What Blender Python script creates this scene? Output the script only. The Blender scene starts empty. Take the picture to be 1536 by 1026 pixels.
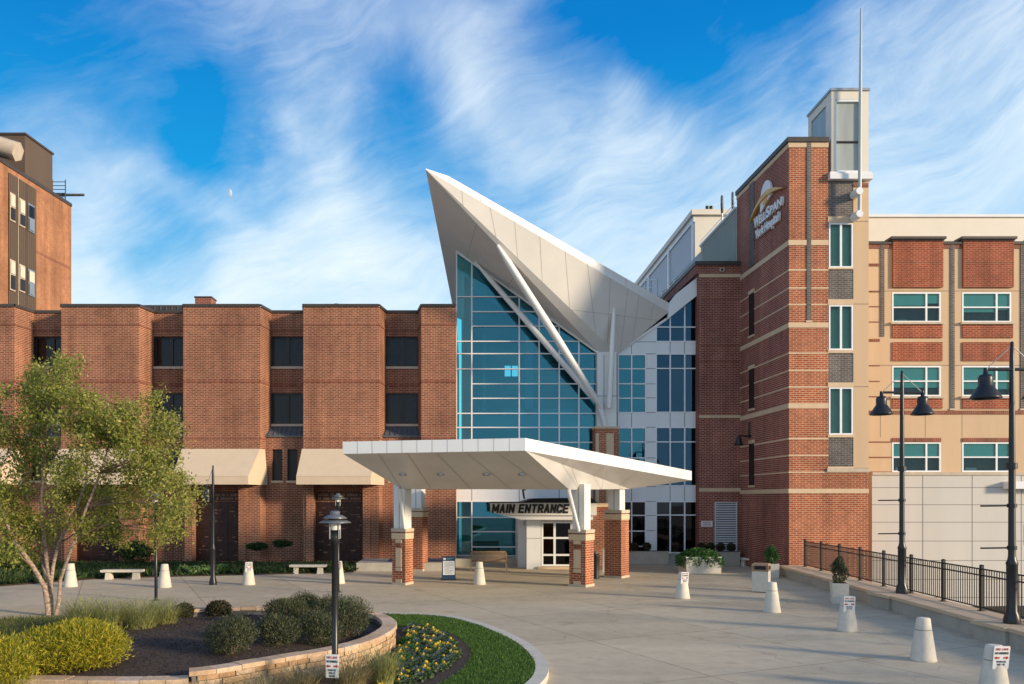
import bpy, math, random
import numpy as np
from mathutils import Vector, Matrix
random.seed(7); rng = np.random.default_rng(7)
S = bpy.context.scene; COL = S.collection
F = 1200.0; CX = 700.0; CY = 749.0; H = 3.7
# ---------------------------------------------------------------- measuring helpers (camera at 0,0,H looking along +Y)
def P(px, py, Y): return Vector(((px-CX)*Y/F, Y, H-(py-CY)*Y/F))
def XX(px, Y): return (px-CX)*Y/F
def ZZ(py, Y): return H-(py-CY)*Y/F
def G(px, py, z=0.0):
    Y = (H-z)*F/(py-CY); return Vector(((px-CX)*Y/F, Y, z))
def on_plane(px, py, a, b, c):
    n = (Vector(b)-Vector(a)).cross(Vector(c)-Vector(a)); d = Vector(((px-CX)/F, 1, (CY-py)/F))
    o = Vector((0, 0, H)); t = n.dot(Vector(a)-o)/n.dot(d); return o+d*t
# ---------------------------------------------------------------- materials
def nt(name):
    m = bpy.data.materials.new(name); m.use_nodes = True; t = m.node_tree
    return m, t, t.nodes, t.links, t.nodes['Principled BSDF']
def node(ns, typ, **kw):
    n = ns.new(typ)
    for k, v in kw.items():
        if hasattr(n, k) and k not in n.inputs: setattr(n, k, v)
        else: n.inputs[k].default_value = v
    return n
def c4(c): return (c[0], c[1], c[2], 1)
def mixc(ns, ls, fac, a, b, blend='MIX'):
    m = ns.new('ShaderNodeMix'); m.data_type = 'RGBA'; m.blend_type = blend
    for i, v in ((0, fac), (6, a), (7, b)):
        if isinstance(v, bpy.types.NodeSocket): ls.new(v, m.inputs[i])
        else: m.inputs[i].default_value = v if i == 0 else c4(v)
    return m.outputs[2]
def ramp(ns, ls, src, stops):
    r = ns.new('ShaderNodeValToRGB'); e = r.color_ramp.elements
    while len(e) < len(stops): e.new(0.5)
    for i, (p, c) in enumerate(stops):
        e[i].position = p; e[i].color = c4(c) if isinstance(c, (tuple, list)) else (c, c, c, 1)
    ls.new(src, r.inputs[0]); return r.outputs[0]
def mathn(ns, ls, op, a, b=0.0, clamp=False):
    m = ns.new('ShaderNodeMath'); m.operation = op; m.use_clamp = clamp
    for i, v in ((0, a), (1, b)):
        if isinstance(v, bpy.types.NodeSocket): ls.new(v, m.inputs[i])
        else: m.inputs[i].default_value = v
    return m.outputs[0]
def noise(ns, ls, vec, scale, detail=4, rough=.6, dist=0):
    n = node(ns, 'ShaderNodeTexNoise', Scale=scale, Detail=detail, Roughness=rough, Distortion=dist)
    if vec is not None: ls.new(vec, n.inputs['Vector'])
    return n.outputs[0]
def plain(name, c, rough=.6, var=.12, scale=1.5, bump=0, bscale=40, spec=.4, metal=0, streak=False):
    m, t, ns, ls, b = nt(name)
    g = ns.new('ShaderNodeNewGeometry').outputs['Position']
    if streak:
        mp = ns.new('ShaderNodeMapping'); mp.inputs['Scale'].default_value = (1, 1, .12); ls.new(g, mp.inputs[0]); g2 = mp.outputs[0]
    else: g2 = g
    f = noise(ns, ls, g2, scale, 5, .65)
    lo = tuple(x*(1-var) for x in c); hi = tuple(min(1, x*(1+var)) for x in c)
    ls.new(ramp(ns, ls, f, [(.3, lo), (.7, hi)]), b.inputs['Base Color'])
    b.inputs['Roughness'].default_value = rough; b.inputs['Metallic'].default_value = metal
    b.inputs['Specular IOR Level'].default_value = spec
    if bump:
        bp = node(ns, 'ShaderNodeBump', Strength=bump, Distance=.02)
        ls.new(noise(ns, ls, g, bscale, 3), bp.inputs['Height']); ls.new(bp.outputs[0], b.inputs['Normal'])
    return m
def brick(name, c1, c2, mortar, w=.3, h=.1, ms=.013, dark=None, rough=.85):
    m, t, ns, ls, b = nt(name)
    uv = ns.new('ShaderNodeUVMap').outputs[0]
    br = node(ns, 'ShaderNodeTexBrick', Scale=1.0)
    br.inputs['Color1'].default_value = c4(c1); br.inputs['Color2'].default_value = c4(c2); br.inputs['Mortar'].default_value = c4(mortar)
    br.inputs['Mortar Size'].default_value = ms; br.inputs['Mortar Smooth'].default_value = .3; br.inputs['Bias'].default_value = -.1
    br.inputs['Brick Width'].default_value = w; br.inputs['Row Height'].default_value = h; br.offset = .5; br.squash = 1
    ls.new(uv, br.inputs['Vector'])
    g = ns.new('ShaderNodeNewGeometry').outputs['Position']
    f = noise(ns, ls, g, .35, 6, .65); f2 = noise(ns, ls, g, 3.0, 4, .7)
    k = ramp(ns, ls, f, [(.28, (.74, .72, .72)), (.5, (1, .98, .97)), (.72, (1.2, 1.16, 1.1))])
    k2 = ramp(ns, ls, f2, [(.3, (.86, .86, .86)), (.7, (1.12, 1.12, 1.12))])
    mps = ns.new('ShaderNodeMapping'); mps.inputs['Scale'].default_value = (1, 1, .06); ls.new(g, mps.inputs[0])
    k3 = ramp(ns, ls, noise(ns, ls, mps.outputs[0], 1.3, 4, .7), [(.30, (.72, .70, .69)), (.58, (1.06, 1.06, 1.06))])
    k2 = mixc(ns, ls, 1.0, k2, k3, 'MULTIPLY')
    c = mixc(ns, ls, 1.0, br.outputs[0], k, 'MULTIPLY'); c = mixc(ns, ls, 1.0, c, k2, 'MULTIPLY')
    ls.new(c, b.inputs['Base Color']); b.inputs['Roughness'].default_value = rough
    b.inputs['Specular IOR Level'].default_value = .25
    bp = node(ns, 'ShaderNodeBump', Strength=.5, Distance=.01); bp.invert = True
    ls.new(br.outputs['Fac'], bp.inputs['Height']); ls.new(bp.outputs[0], b.inputs['Normal'])
    return m
def glass(name, tint, refl=.22, rcol=(.75, .9, .95), rough=.02):
    m, t, ns, ls, b = nt(name); ns.remove(b)
    out = ns['Material Output']
    tr = ns.new('ShaderNodeBsdfTransparent'); tr.inputs[0].default_value = c4(tint)
    gl = ns.new('ShaderNodeBsdfGlossy'); gl.inputs[0].default_value = c4(rcol); gl.inputs['Roughness'].default_value = rough
    g = ns.new('ShaderNodeNewGeometry').outputs['Position']
    bp = node(ns, 'ShaderNodeBump', Strength=.05, Distance=.05)
    ls.new(noise(ns, ls, g, .6, 2), bp.inputs['Height']); ls.new(bp.outputs[0], gl.inputs['Normal'])
    fr = node(ns, 'ShaderNodeFresnel', IOR=1.5)
    fac = mathn(ns, ls, 'ADD', fr.outputs[0], refl-.04, True)
    mx = ns.new('ShaderNodeMixShader'); ls.new(fac, mx.inputs[0]); ls.new(tr.outputs[0], mx.inputs[1]); ls.new(gl.outputs[0], mx.inputs[2])
    ls.new(mx.outputs[0], out.inputs[0]); return m
def leafmat(name, stops, trans=.35, rough=.55):
    m, t, ns, ls, b = nt(name)
    at = ns.new('ShaderNodeAttribute'); at.attribute_name = 'var'
    col = ramp(ns, ls, at.outputs['Fac'], stops)
    ls.new(col, b.inputs['Base Color']); b.inputs['Roughness'].default_value = rough; b.inputs['Specular IOR Level'].default_value = .3
    tl = ns.new('ShaderNodeBsdfTranslucent'); ls.new(col, tl.inputs[0])
    mx = ns.new('ShaderNodeMixShader'); mx.inputs[0].default_value = trans
    ls.new(b.outputs[0], mx.inputs[1]); ls.new(tl.outputs[0], mx.inputs[2]); ls.new(mx.outputs[0], ns['Material Output'].inputs[0])
    return m
def concrete(name, c, joints=True):
    m, t, ns, ls, b = nt(name)
    g = ns.new('ShaderNodeNewGeometry').outputs['Position']
    mp = ns.new('ShaderNodeMapping'); mp.inputs['Rotation'].default_value = (0, 0, .5); mp.inputs['Scale'].default_value = (.35, 1, 1); ls.new(g, mp.inputs[0])
    f1 = noise(ns, ls, mp.outputs[0], .35, 6, .65, .6); f2 = noise(ns, ls, g, 2.2, 6, .7); f3 = noise(ns, ls, g, 22, 3, .6)
    col = ramp(ns, ls, f1, [(.3, tuple(x*.82 for x in c)), (.5, c), (.72, tuple(x*1.12 for x in c))])
    col = mixc(ns, ls, 1.0, col, ramp(ns, ls, f2, [(.28, (.87, .86, .85)), (.6, (1.04, 1.04, 1.03))]), 'MULTIPLY')
    col = mixc(ns, ls, 1.0, col, ramp(ns, ls, f3, [(.3, (.93, .93, .93)), (.7, (1.05, 1.05, 1.05))]), 'MULTIPLY')
    if joints:
        br = node(ns, 'ShaderNodeTexBrick', Scale=1.0); br.offset = 0
        br.inputs['Color1'].default_value = (1, 1, 1, 1); br.inputs['Color2'].default_value = (.86, .86, .86, 1); br.inputs['Mortar'].default_value = (.60, .58, .55, 1)
        br.inputs['Mortar Size'].default_value = .022; br.inputs['Brick Width'].default_value = 4.2; br.inputs['Row Height'].default_value = 4.6
        mp2 = ns.new('ShaderNodeMapping'); mp2.inputs['Rotation'].default_value = (0, 0, -.42); mp2.inputs['Location'].default_value = (1.1, .6, 0); ls.new(g, mp2.inputs[0]); ls.new(mp2.outputs[0], br.inputs['Vector'])
        col = mixc(ns, ls, 1.0, col, br.outputs[0], 'MULTIPLY')
        v = node(ns, 'ShaderNodeTexVoronoi', Scale=.16); v.feature = 'DISTANCE_TO_EDGE'
        n4 = ns.new('ShaderNodeTexNoise'); n4.inputs['Scale'].default_value = .8; n4.inputs['Detail'].default_value = 5; ls.new(g, n4.inputs[0])
        va = ns.new('ShaderNodeVectorMath'); va.operation = 'MULTIPLY_ADD'; va.inputs[1].default_value = (1.6, 1.6, 0); ls.new(n4.outputs['Color'], va.inputs[0]); ls.new(g, va.inputs[2]); ls.new(va.outputs[0], v.inputs['Vector'])
        crack = ramp(ns, ls, v.outputs[0], [(.0, (.62, .6, .57)), (.004, (1, 1, 1))])
        col = mixc(ns, ls, .55, col, crack, 'MULTIPLY')
        # oil and tyre stains
        f5 = noise(ns, ls, g, .9, 3, .5)
        col = mixc(ns, ls, 1.0, col, ramp(ns, ls, f5, [(.22, (.74, .72, .70)), (.38, (1, 1, 1))]), 'MULTIPLY')
    ls.new(col, b.inputs['Base Color']); b.inputs['Roughness'].default_value = .8; b.inputs['Specular IOR Level'].default_value = .3
    bp = node(ns, 'ShaderNodeBump', Strength=.15, Distance=.01); ls.new(f3, bp.inputs['Height']); ls.new(bp.outputs[0], b.inputs['Normal'])
    return m
def varmat(name, stops, rough=.85, bump=.5, bscale=18):
    m, t, ns, ls, b = nt(name)
    at = ns.new('ShaderNodeAttribute'); at.attribute_name = 'var'
    g = ns.new('ShaderNodeNewGeometry').outputs['Position']
    col = ramp(ns, ls, at.outputs['Fac'], stops); f = noise(ns, ls, g, bscale*.4, 6, .7)
    col = mixc(ns, ls, 1.0, col, ramp(ns, ls, f, [(.3, (.72, .7, .68)), (.7, (1.15, 1.15, 1.15))]), 'MULTIPLY')
    ls.new(col, b.inputs['Base Color']); b.inputs['Roughness'].default_value = rough
    bp = node(ns, 'ShaderNodeBump', Strength=bump, Distance=.03); ls.new(noise(ns, ls, g, bscale, 5, .7), bp.inputs['Height']); ls.new(bp.outputs[0], b.inputs['Normal'])
    return m
MT = {}
MT['brick'] = brick('brick_brown', (.265, .085, .045), (.175, .054, .032), (.45, .30, .20), ms=.016)
MT['brick_red'] = brick('brick_red', (.36, .10, .042), (.26, .067, .033), (.54, .34, .22), ms=.016)
MT['brick_wing'] = brick('brick_wing', (.32, .072, .035), (.23, .052, .028), (.46, .25, .16), ms=.014)
MT['brick_dark'] = brick('brick_darkred', (.26, .066, .042), (.18, .045, .033), (.46, .29, .23), ms=.016)  # deeper red; on the tower side it paints in the shade
MT['brick_far'] = brick('brick_orange', (.40, .17, .08), (.33, .13, .063), (.44, .28, .17), ms=.012)
MT['brick_grey'] = brick('brick_grey', (.13, .12, .115), (.09, .085, .085), (.3, .27, .24))
MT['soldier'] = brick('brick_soldier', (.28, .095, .055), (.2, .07, .045), (.3, .2, .15), w=.1, h=.5)
MT['stucco'] = plain('tan_stucco', (.60, .425, .265), .85, .07, .8, .15, 60, streak=True)
MT['tanstone'] = plain('tan_stone', (.62, .46, .30), .8, .08, 2, .1)
MT['limestone'] = plain('limestone', (.52, .43, .33), .8, .12, 3, .2, 30)
MT['coping'] = plain('dark_coping', (.055, .045, .04), .5, .2)
MT['black'] = plain('black_metal', (.012, .013, .016), .35, .15, spec=.5)
MT['blacksoft'] = plain('black_fence_paint', (.014, .014, .015), .5, .15)
MT['white'] = plain('white_panel', (.77, .775, .78), .35, .05, .7, spec=.5, streak=True)
MT['whitewarm'] = plain('white_canopy', (.78, .77, .74), .4, .04, .8, spec=.5, streak=True)
MT['soffit'] = plain('soffit_panel', (.67, .65, .62), .38, .09, .4, spec=.5)
MT['roofsoffit'] = plain('wing_soffit', (.70, .68, .645), .42, .08, .35, spec=.5)
MT['cream'] = plain('cream_metal', (.72, .66, .56), .5, .04, .8)
MT['mullion'] = plain('white_mullion', (.8, .82, .83), .35, .03)
MT['winframe'] = plain('dark_bronze_frame', (.018, .015, .015), .4, .2)
MT['joint'] = plain('panel_joint', (.16, .15, .14), .8, .1)
MT['softjoint'] = plain('soffit_joint', (.50, .48, .45), .8, .1)
MT['beige'] = plain('beige_precast', (.56, .53, .48), .75, .05, .6, .1, streak=True)
MT['concrete'] = concrete('forecourt_concrete', (.56, .478, .345))
MT['conc2'] = concrete('cast_concrete', (.42, .39, .33), False)
MT['bollard'] = plain('precast_white', (.66, .60, .50), .8, .1, 6, .25, 50)
MT['curb'] = plain('kerb_concrete', (.56, .52, .44), .85, .1, 4, .2)
MT['awning'] = plain('awning_canvas', (.60, .48, .35), .9, .04, 2)
MT['slate'] = plain('slate_metal', (.10, .11, .125), .4, .15, 3)
MT['brown'] = plain('brown_metal', (.115, .075, .045), .5, .08, .5, streak=True)
MT['bronze'] = plain('bronze_relief', (.055, .028, .024), .35, .3, 4, 1.0, 14, metal=.6)
MT['bronze_letter'] = plain('bronze_lettering', (.22, .12, .075), .4, .2, metal=.5)
MT['louver'] = plain('louver_metal', (.62, .62, .62), .4, .05)
MT['louverdark'] = plain('louver_dark', (.09, .09, .10), .6, .1)
MT['greenwhite'] = plain('pale_louver', (.60, .66, .62), .4, .06)
MT['steelgrey'] = plain('galvanised', (.38, .39, .4), .35, .1, metal=.7)
MT['bluegrey'] = plain('blue_grey_panel', (.42, .45, .50), .5, .05, .5)
MT['lampgrey'] = plain('lamp_grey', (.16, .17, .18), .35, .1, metal=.4)
MT['lampglass'] = plain('frosted_lamp_glass', (.75, .72, .66), .15, .1, 20)
MT['wood'] = plain('bench_timber', (.30, .20, .12), .6, .2, 9)
MT['mulch'] = plain('mulch', (.055, .038, .030), .95, .45, 14, 1.0, 26)
MT['soil'] = plain('dark_soil', (.04, .026, .02), .95, .4, 9, 1.0, 22)
MT['turf'] = plain('lawn_turf', (.05, .11, .022), .95, .35, 3, .6, 60)
MT['drygrass_turf'] = plain('rough_turf', (.10, .12, .04), .95, .35, 2, .6, 60)
MT['stone'] = varmat('wall_stone', [(0, (.38, .23, .13)), (.35, (.54, .35, .195)), (.7, (.62, .44, .265)), (1, (.52, .38, .27))])
MT['cap'] = varmat('coping_stone', [(0, (.50, .34, .21)), (.5, (.60, .43, .28)), (1, (.62, .47, .35))], bump=.35)
MT['bark'] = None
MT['signwhite'] = plain('sign_white', (.75, .75, .74), .45, .03)
MT['red'] = plain('sign_red', (.45, .03, .04), .5, .1)
MT['ink'] = plain('sign_black', (.015, .015, .018), .5, .1)
MT['navy'] = plain('sign_navy', (.015, .045, .10), .4, .1)
MT['teal'] = plain('sign_teal', (.12, .35, .42), .5, .1)
MT['greytext'] = plain('sign_grey_text', (.28, .33, .38), .6, .1)
MT['gold'] = plain('logo_gold', (.62, .36, .08), .4, .1)
MT['orange'] = plain('logo_orange', (.75, .36, .08), .45, .1)
MT['blind'] = plain('green_blind', (.46, .92, .78), .7, .05, .6)
MT['blindcream'] = plain('cream_blind', (.62, .58, .46), .7, .05)
MT['curtain'] = plain('grey_curtain', (.10, .095, .097), .9, .2, 5)
MT['roomdark'] = plain('dark_room', (.03, .035, .04), .9, .2)
MT['room'] = plain('atrium_interior', (.34, .42, .45), .9, .12, .6)
MT['roomlight'] = plain('atrium_slab', (.42, .5, .52), .8, .1)
MT['moon'] = plain('moon_dust', (.40, .47, .56), .9, .3, .05)
MT['mast'] = plain('mast_paint', (.46, .53, .51), .35, .05)
MT['towerblind'] = plain('pale_green_blind', (.30, .46, .36), .7, .12, .5)
MT['lantern'] = plain('lantern_panel', (.36, .39, .37), .16, .22, .9, spec=.6, streak=True)
MT['bluefloor'] = plain('blue_top', (.06, .09, .16), .6, .1)
MT['glass'] = glass('teal_glass', (.13, .60, .72), .17, (.20, .72, .98))
MT['glassblue'] = glass('blue_glass', (.08, .20, .33), .17, (.14, .32, .52))
MT['glassbacklit'] = glass('backlit_cyan_glass', (.12, .78, .85), .12, (.55, .9, .95))  # teal glass lightened, sky light from behind put into its tint
MT['glassdark'] = glass('dark_window_glass', (.16, .16, .18), .06, (.5, .48, .52))
MT['glasswin'] = glass('grey_window_glass', (.42, .42, .45), .05, (.5, .5, .55))
MT['glassgreen'] = glass('green_window_glass', (.76, .98, .93), .05, (.7, .9, .9))
MT['glassgrey'] = glass('lantern_glass', (.62, .70, .70), .30, (.75, .8, .8))
MT['leaf'] = leafmat('birch_leaf', [(0, (.10, .135, .025)), (.4, (.25, .29, .06)), (.75, (.42, .41, .10)), (1, (.62, .54, .20))], .5)
MT['yellowleaf'] = leafmat('gold_shrub_leaf', [(0, (.09, .14, .012)), (.4, (.33, .32, .025)), (1, (.60, .48, .05))], .35)
MT['darkleaf'] = leafmat('evergreen_leaf', [(0, (.028, .040, .020)), (.6, (.08, .095, .045)), (1, (.17, .17, .085))], .2)
MT['hedgeleaf'] = leafmat('clipped_leaf', [(0, (.03, .033, .016)), (.6, (.06, .055, .025)), (1, (.09, .075, .03))], .2)
MT['grassblade'] = leafmat('ornamental_blade', [(0, (.18, .21, .06)), (.5, (.38, .39, .14)), (.85, (.55, .49, .22)), (1, (.62, .50, .27))], .4)
MT['dryblade'] = leafmat('straw_blade', [(0, (.20, .17, .07)), (.5, (.38, .31, .15)), (1, (.55, .45, .26))], .4)
MT['lawnblade'] = leafmat('lawn_blade', [(0, (.04, .10, .014)), (.6, (.085, .18, .028)), (1, (.16, .26, .06))], .35)
MT['roughblade'] = leafmat('rough_lawn_blade', [(0, (.08, .11, .03)), (.6, (.15, .17, .055)), (1, (.22, .21, .08))], .35)
MT['vine'] = leafmat('vine_leaf', [(0, (.02, .075, .018)), (.6, (.05, .15, .035)), (1, (.09, .2, .05))], .3)
MT['hosta'] = leafmat('hosta_leaf', [(0, (.06, .13, .03)), (.6, (.14, .24, .07)), (1, (.25, .33, .12))], .3)
MT['cover'] = leafmat('groundcover_leaf', [(0, (.018, .04, .012)), (.6, (.04, .075, .02)), (1, (.075, .11, .03))], .25)
MT['pansyleaf'] = leafmat('pansy_leaf', [(0, (.04, .08, .03)), (.6, (.08, .13, .05)), (1, (.13, .18, .08))], .25)
MT['yellowflower'] = leafmat('yellow_petal', [(0, (.70, .42, .02)), (1, (.82, .62, .05))], .3)
MT['blueflower'] = leafmat('blue_grey_petal', [(0, (.05, .07, .13)), (1, (.15, .18, .26))], .3)
# birch bark
m, t, ns, ls, b = nt('birch_bark')
g = ns.new('ShaderNodeNewGeometry').outputs['Position']
mp = ns.new('ShaderNodeMapping'); mp.inputs['Scale'].default_value = (1, 1, 1.8); ls.new(g, mp.inputs[0])
f = noise(ns, ls, mp.outputs[0], 9, 6, .75, .5)
ls.new(ramp(ns, ls, f, [(.3, (.07, .045, .03)), (.43, (.24, .16, .115)), (.55, (.44, .33, .26)), (.72, (.62, .53, .46))]), b.inputs['Base Color'])
b.inputs['Roughness'].default_value = .85
bp = node(ns, 'ShaderNodeBump', Strength=.8, Distance=.03); ls.new(f, bp.inputs['Height']); ls.new(bp.outputs[0], b.inputs['Normal'])
MT['bark'] = m
MT['twig'] = plain('twig_bark', (.20, .13, .09), .85, .25, 12)
# ---------------------------------------------------------------- mesh builder
ROOT = {}
class MB:
    def __init__(s): s.v = []; s.f = []; s.mi = []; s.sm = []; s.mats = []; s.var = []; s.k = 0.0; s.pid = 0; s.pids = []
    def m(s, mat):
        if mat not in s.mats: s.mats.append(mat)
        return s.mats.index(mat)
    def face(s, pts, mat, smooth=False):
        i = len(s.v); s.v += [tuple(p) for p in pts]; s.f.append(tuple(range(i, i+len(pts)))); s.mi.append(s.m(mat)); s.sm.append(smooth); s.var.append(s.k)
    def pieces(s, name, parent=None):
        while len(s.pids) < len(s.f): s.pids.append(s.pid)
        out = []
        for q in sorted(set(s.pids)):
            n = MB()
            for f, mi, pi in zip(s.f, s.mi, s.pids):
                if pi == q: n.face([s.v[i] for i in f], s.mats[mi])
            out.append(n.build(name, parent))
        return out
    def box(s, x0, x1, y0, y1, z0, z1, mat, skip=''):
        while len(s.pids) < len(s.f): s.pids.append(s.pid)
        s.pid += 1
        if x0 > x1: x0, x1 = x1, x0
        if y0 > y1: y0, y1 = y1, y0
        if z0 > z1: z0, z1 = z1, z0
        a = [(x0, y0, z0), (x1, y0, z0), (x1, y1, z0), (x0, y1, z0), (x0, y0, z1), (x1, y0, z1), (x1, y1, z1), (x0, y1, z1)]
        for key, q in (('f', (0, 1, 5, 4)), ('r', (1, 2, 6, 5)), ('b', (2, 3, 7, 6)), ('l', (3, 0, 4, 7)), ('t', (4, 5, 6, 7)), ('d', (3, 2, 1, 0))):
            if key not in skip: s.face([a[i] for i in q], mat)
    def obox(s, c, w, d, z0, z1, ang, mat, w1=None, d1=None):      # rotated box, optional taper
        w1 = w if w1 is None else w1; d1 = d if d1 is None else d1
        ca, sa = math.cos(ang), math.sin(ang)
        def q(x, y, z): return (c[0]+x*ca-y*sa, c[1]+x*sa+y*ca, z)
        lo = [q(-w/2, -d/2, z0), q(w/2, -d/2, z0), q(w/2, d/2, z0), q(-w/2, d/2, z0)]
        hi = [q(-w1/2, -d1/2, z1), q(w1/2, -d1/2, z1), q(w1/2, d1/2, z1), q(-w1/2, d1/2, z1)]
        for i in range(4): j = (i+1) % 4; s.face([lo[i], lo[j], hi[j], hi[i]], mat)
        s.face(hi, mat); s.face(lo[::-1], mat)
    def prism(s, poly, z0, z1, mat, side=None, bottom=True):
        a = sum(poly[i][0]*poly[(i+1) % len(poly)][1]-poly[(i+1) % len(poly)][0]*poly[i][1] for i in range(len(poly)))
        if a < 0: poly = poly[::-1]
        side = side or mat
        for i in range(len(poly)):
            p, q = poly[i], poly[(i+1) % len(poly)]
            s.face([(p[0], p[1], z0), (q[0], q[1], z0), (q[0], q[1], z1), (p[0], p[1], z1)], side)
        s.face([(p[0], p[1], z1) for p in poly], mat)
        if bottom: s.face([(p[0], p[1], z0) for p in poly[::-1]], mat)
    def slab(s, poly, y0, y1, mat):          # polygon in x,z extruded in y (front y0 < y1)
        a = sum(poly[i][0]*poly[(i+1) % len(poly)][1]-poly[(i+1) % len(poly)][0]*poly[i][1] for i in range(len(poly)))
        if a < 0: poly = poly[::-1]
        s.face([(p[0], y0, p[1]) for p in poly], mat); s.face([(p[0], y1, p[1]) for p in poly[::-1]], mat)
        for i in range(len(poly)):
            p, q = poly[i], poly[(i+1) % len(poly)]
            s.face([(p[0], y0, p[1]), (p[0], y1, p[1]), (q[0], y1, q[1]), (q[0], y0, q[1])], mat)
    def tube(s, pts, rad, mat, n=10, caps=True):
        pts = [Vector(p) for p in pts]
        if not isinstance(rad, (list, tuple)): rad = [rad]*len(pts)
        rings = []; up = None
        for i, p in enumerate(pts):
            d = (pts[min(i+1, len(pts)-1)]-pts[max(i-1, 0)]).normalized()
            if up is None: up = Vector((1, 0, 0)) if abs(d.z) > .9 else Vector((0, 0, 1))
            a = (up-d*up.dot(d)).normalized(); b = d.cross(a); up = a
            rings.append([p+(a*math.cos(2*math.pi*k/n)+b*math.sin(2*math.pi*k/n))*rad[i] for k in range(n)])
        base = len(s.v)
        for r in rings: s.v += [tuple(q) for q in r]
        mi = s.m(mat)
        for i in range(len(rings)-1):
            for k in range(n):
                k2 = (k+1) % n
                s.f.append((base+i*n+k, base+i*n+k2, base+(i+1)*n+k2, base+(i+1)*n+k)); s.mi.append(mi); s.sm.append(True); s.var.append(s.k)
        if caps: s.face(rings[0][::-1], mat); s.face(rings[-1], mat)
    def lathe(s, prof, c, mat, n=20, caps=True):      # prof: (r,z)
        base = len(s.v); mi = s.m(mat)
        for r, z in prof:
            s.v += [(c[0]+r*math.cos(2*math.pi*k/n), c[1]+r*math.sin(2*math.pi*k/n), c[2]+z) for k in range(n)]
        for i in range(len(prof)-1):
            for k in range(n):
                k2 = (k+1) % n
                s.f.append((base+i*n+k, base+i*n+k2, base+(i+1)*n+k2, base+(i+1)*n+k)); s.mi.append(mi); s.sm.append(True); s.var.append(s.k)
        if caps:
            s.face([s.v[base+k] for k in range(n)][::-1], mat); s.face([s.v[base+(len(prof)-1)*n+k] for k in range(n)], mat)
    def build(s, name, parent=None, var=False):
        off = Vector((0, 0, 0))
        if parent is not None:
            r = parent
            while r.parent: r = r.parent
            off = r.location
        v = np.array(s.v, dtype=np.float64).reshape(-1, 3)
        me = bpy.data.meshes.new(name); vl = v-np.array(off)[None, :]
        me.from_pydata([tuple(x) for x in vl], [], s.f)
        for mt in s.mats: me.materials.append(MT[mt] if isinstance(mt, str) else mt)
        me.polygons.foreach_set('material_index', s.mi); me.polygons.foreach_set('use_smooth', s.sm)
        uvl = me.uv_layers.new(name='UVMap'); uv = np.zeros((len(me.loops), 2))
        li = 0
        for fc in s.f:
            p = v[list(fc)]; n = np.zeros(3)
            for i in range(1, len(fc)-1): n += np.cross(p[i]-p[0], p[i+1]-p[0])
            ln = np.linalg.norm(n)
            n = n/ln if ln > 0 else np.array([0, 0, 1.])
            if abs(n[2]) > .75: q = p[:, :2]
            else:
                tx = np.array([-n[1], n[0]]); tx /= np.linalg.norm(tx); q = np.stack([p[:, :2]@tx, p[:, 2]], 1)
            uv[li:li+len(fc)] = q; li += len(fc)
        uvl.data.foreach_set('uv', uv.ravel())
        if var:
            at = me.attributes.new('var', 'FLOAT', 'FACE'); at.data.foreach_set('value', s.var)
        me.update()
        o = bpy.data.objects.new(name, me); COL.objects.link(o)
        if parent is not None: o.parent = parent
        return o
def tag(o, label=None, cat=None, group=None, kind=None):
    for k, v in (('label', label), ('category', cat), ('group', group), ('kind', kind)):
        if v: o[k] = v
    return o
def thing(name, label, cat, loc=(0, 0, 0), group=None):
    o = bpy.data.objects.new(name, None); COL.objects.link(o); o.location = loc; o.empty_display_size = .3
    bpy.context.view_layer.update()
    return tag(o, label, cat, group)
def copy_tree(o, parent=None):
    c = o.copy(); COL.objects.link(c)
    if parent is not None: c.parent = parent
    for ch in list(o.children): copy_tree(ch, c)
    return c
def dup(o, loc, label, rz=None, sc=None):
    c = copy_tree(o); c.location = loc
    if label: c['label'] = label
    if rz is not None: c.rotation_euler = (0, 0, rz)
    if sc is not None: c.scale = (sc, sc, sc) if not isinstance(sc, tuple) else sc
    return c
def quads(name, c, a, b, mat, parent=None, var=None, extra=None):
    """many small leaf quads; c centre, a/b half axes (numpy n x 3)"""
    off = np.zeros(3)
    if parent is not None:
        r = parent
        while r.parent: r = r.parent
        off = np.array(r.location)
    n = len(c); v = np.empty((n, 4, 3)); v[:, 0] = c-a; v[:, 1] = c+b*.9+a*.1; v[:, 2] = c+a; v[:, 3] = c-b*.9+a*.1
    me = bpy.data.meshes.new(name); me.vertices.add(n*4); me.vertices.foreach_set('co', (v-off).ravel())
    me.loops.add(n*4); me.loops.foreach_set('vertex_index', np.arange(n*4, dtype=np.int32)); me.polygons.add(n)
    me.polygons.foreach_set('loop_start', np.arange(0, n*4, 4, dtype=np.int32))
    try: me.polygons.foreach_set('loop_total', np.full(n, 4, dtype=np.int32))
    except Exception: pass
    at = me.attributes.new('var', 'FLOAT', 'FACE'); at.data.foreach_set('value', (rng.random(n) if var is None else var).astype(np.float32))
    mats = mat if isinstance(mat, list) else [mat]
    for mm in mats: me.materials.append(MT[mm])
    if extra is not None: me.polygons.foreach_set('material_index', extra.astype(np.int32))
    me.update(calc_edges=True); me.validate()
    o = bpy.data.objects.new(name, me); COL.objects.link(o)
    if parent is not None: o.parent = parent
    return o
def rnd_unit(n):
    v = rng.normal(size=(n, 3)); return v/np.linalg.norm(v, axis=1, keepdims=True)
def axes(n, size, aspect=.55, droop=None):
    a = rnd_unit(n)
    if droop is not None: a = a*.8+np.array(droop); a /= np.linalg.norm(a, axis=1, keepdims=True)
    b = np.cross(a, rnd_unit(n)); b /= np.linalg.norm(b, axis=1, keepdims=True)
    s = size*(.6+.8*rng.random((n, 1))); return a*s, b*s*aspect
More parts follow.
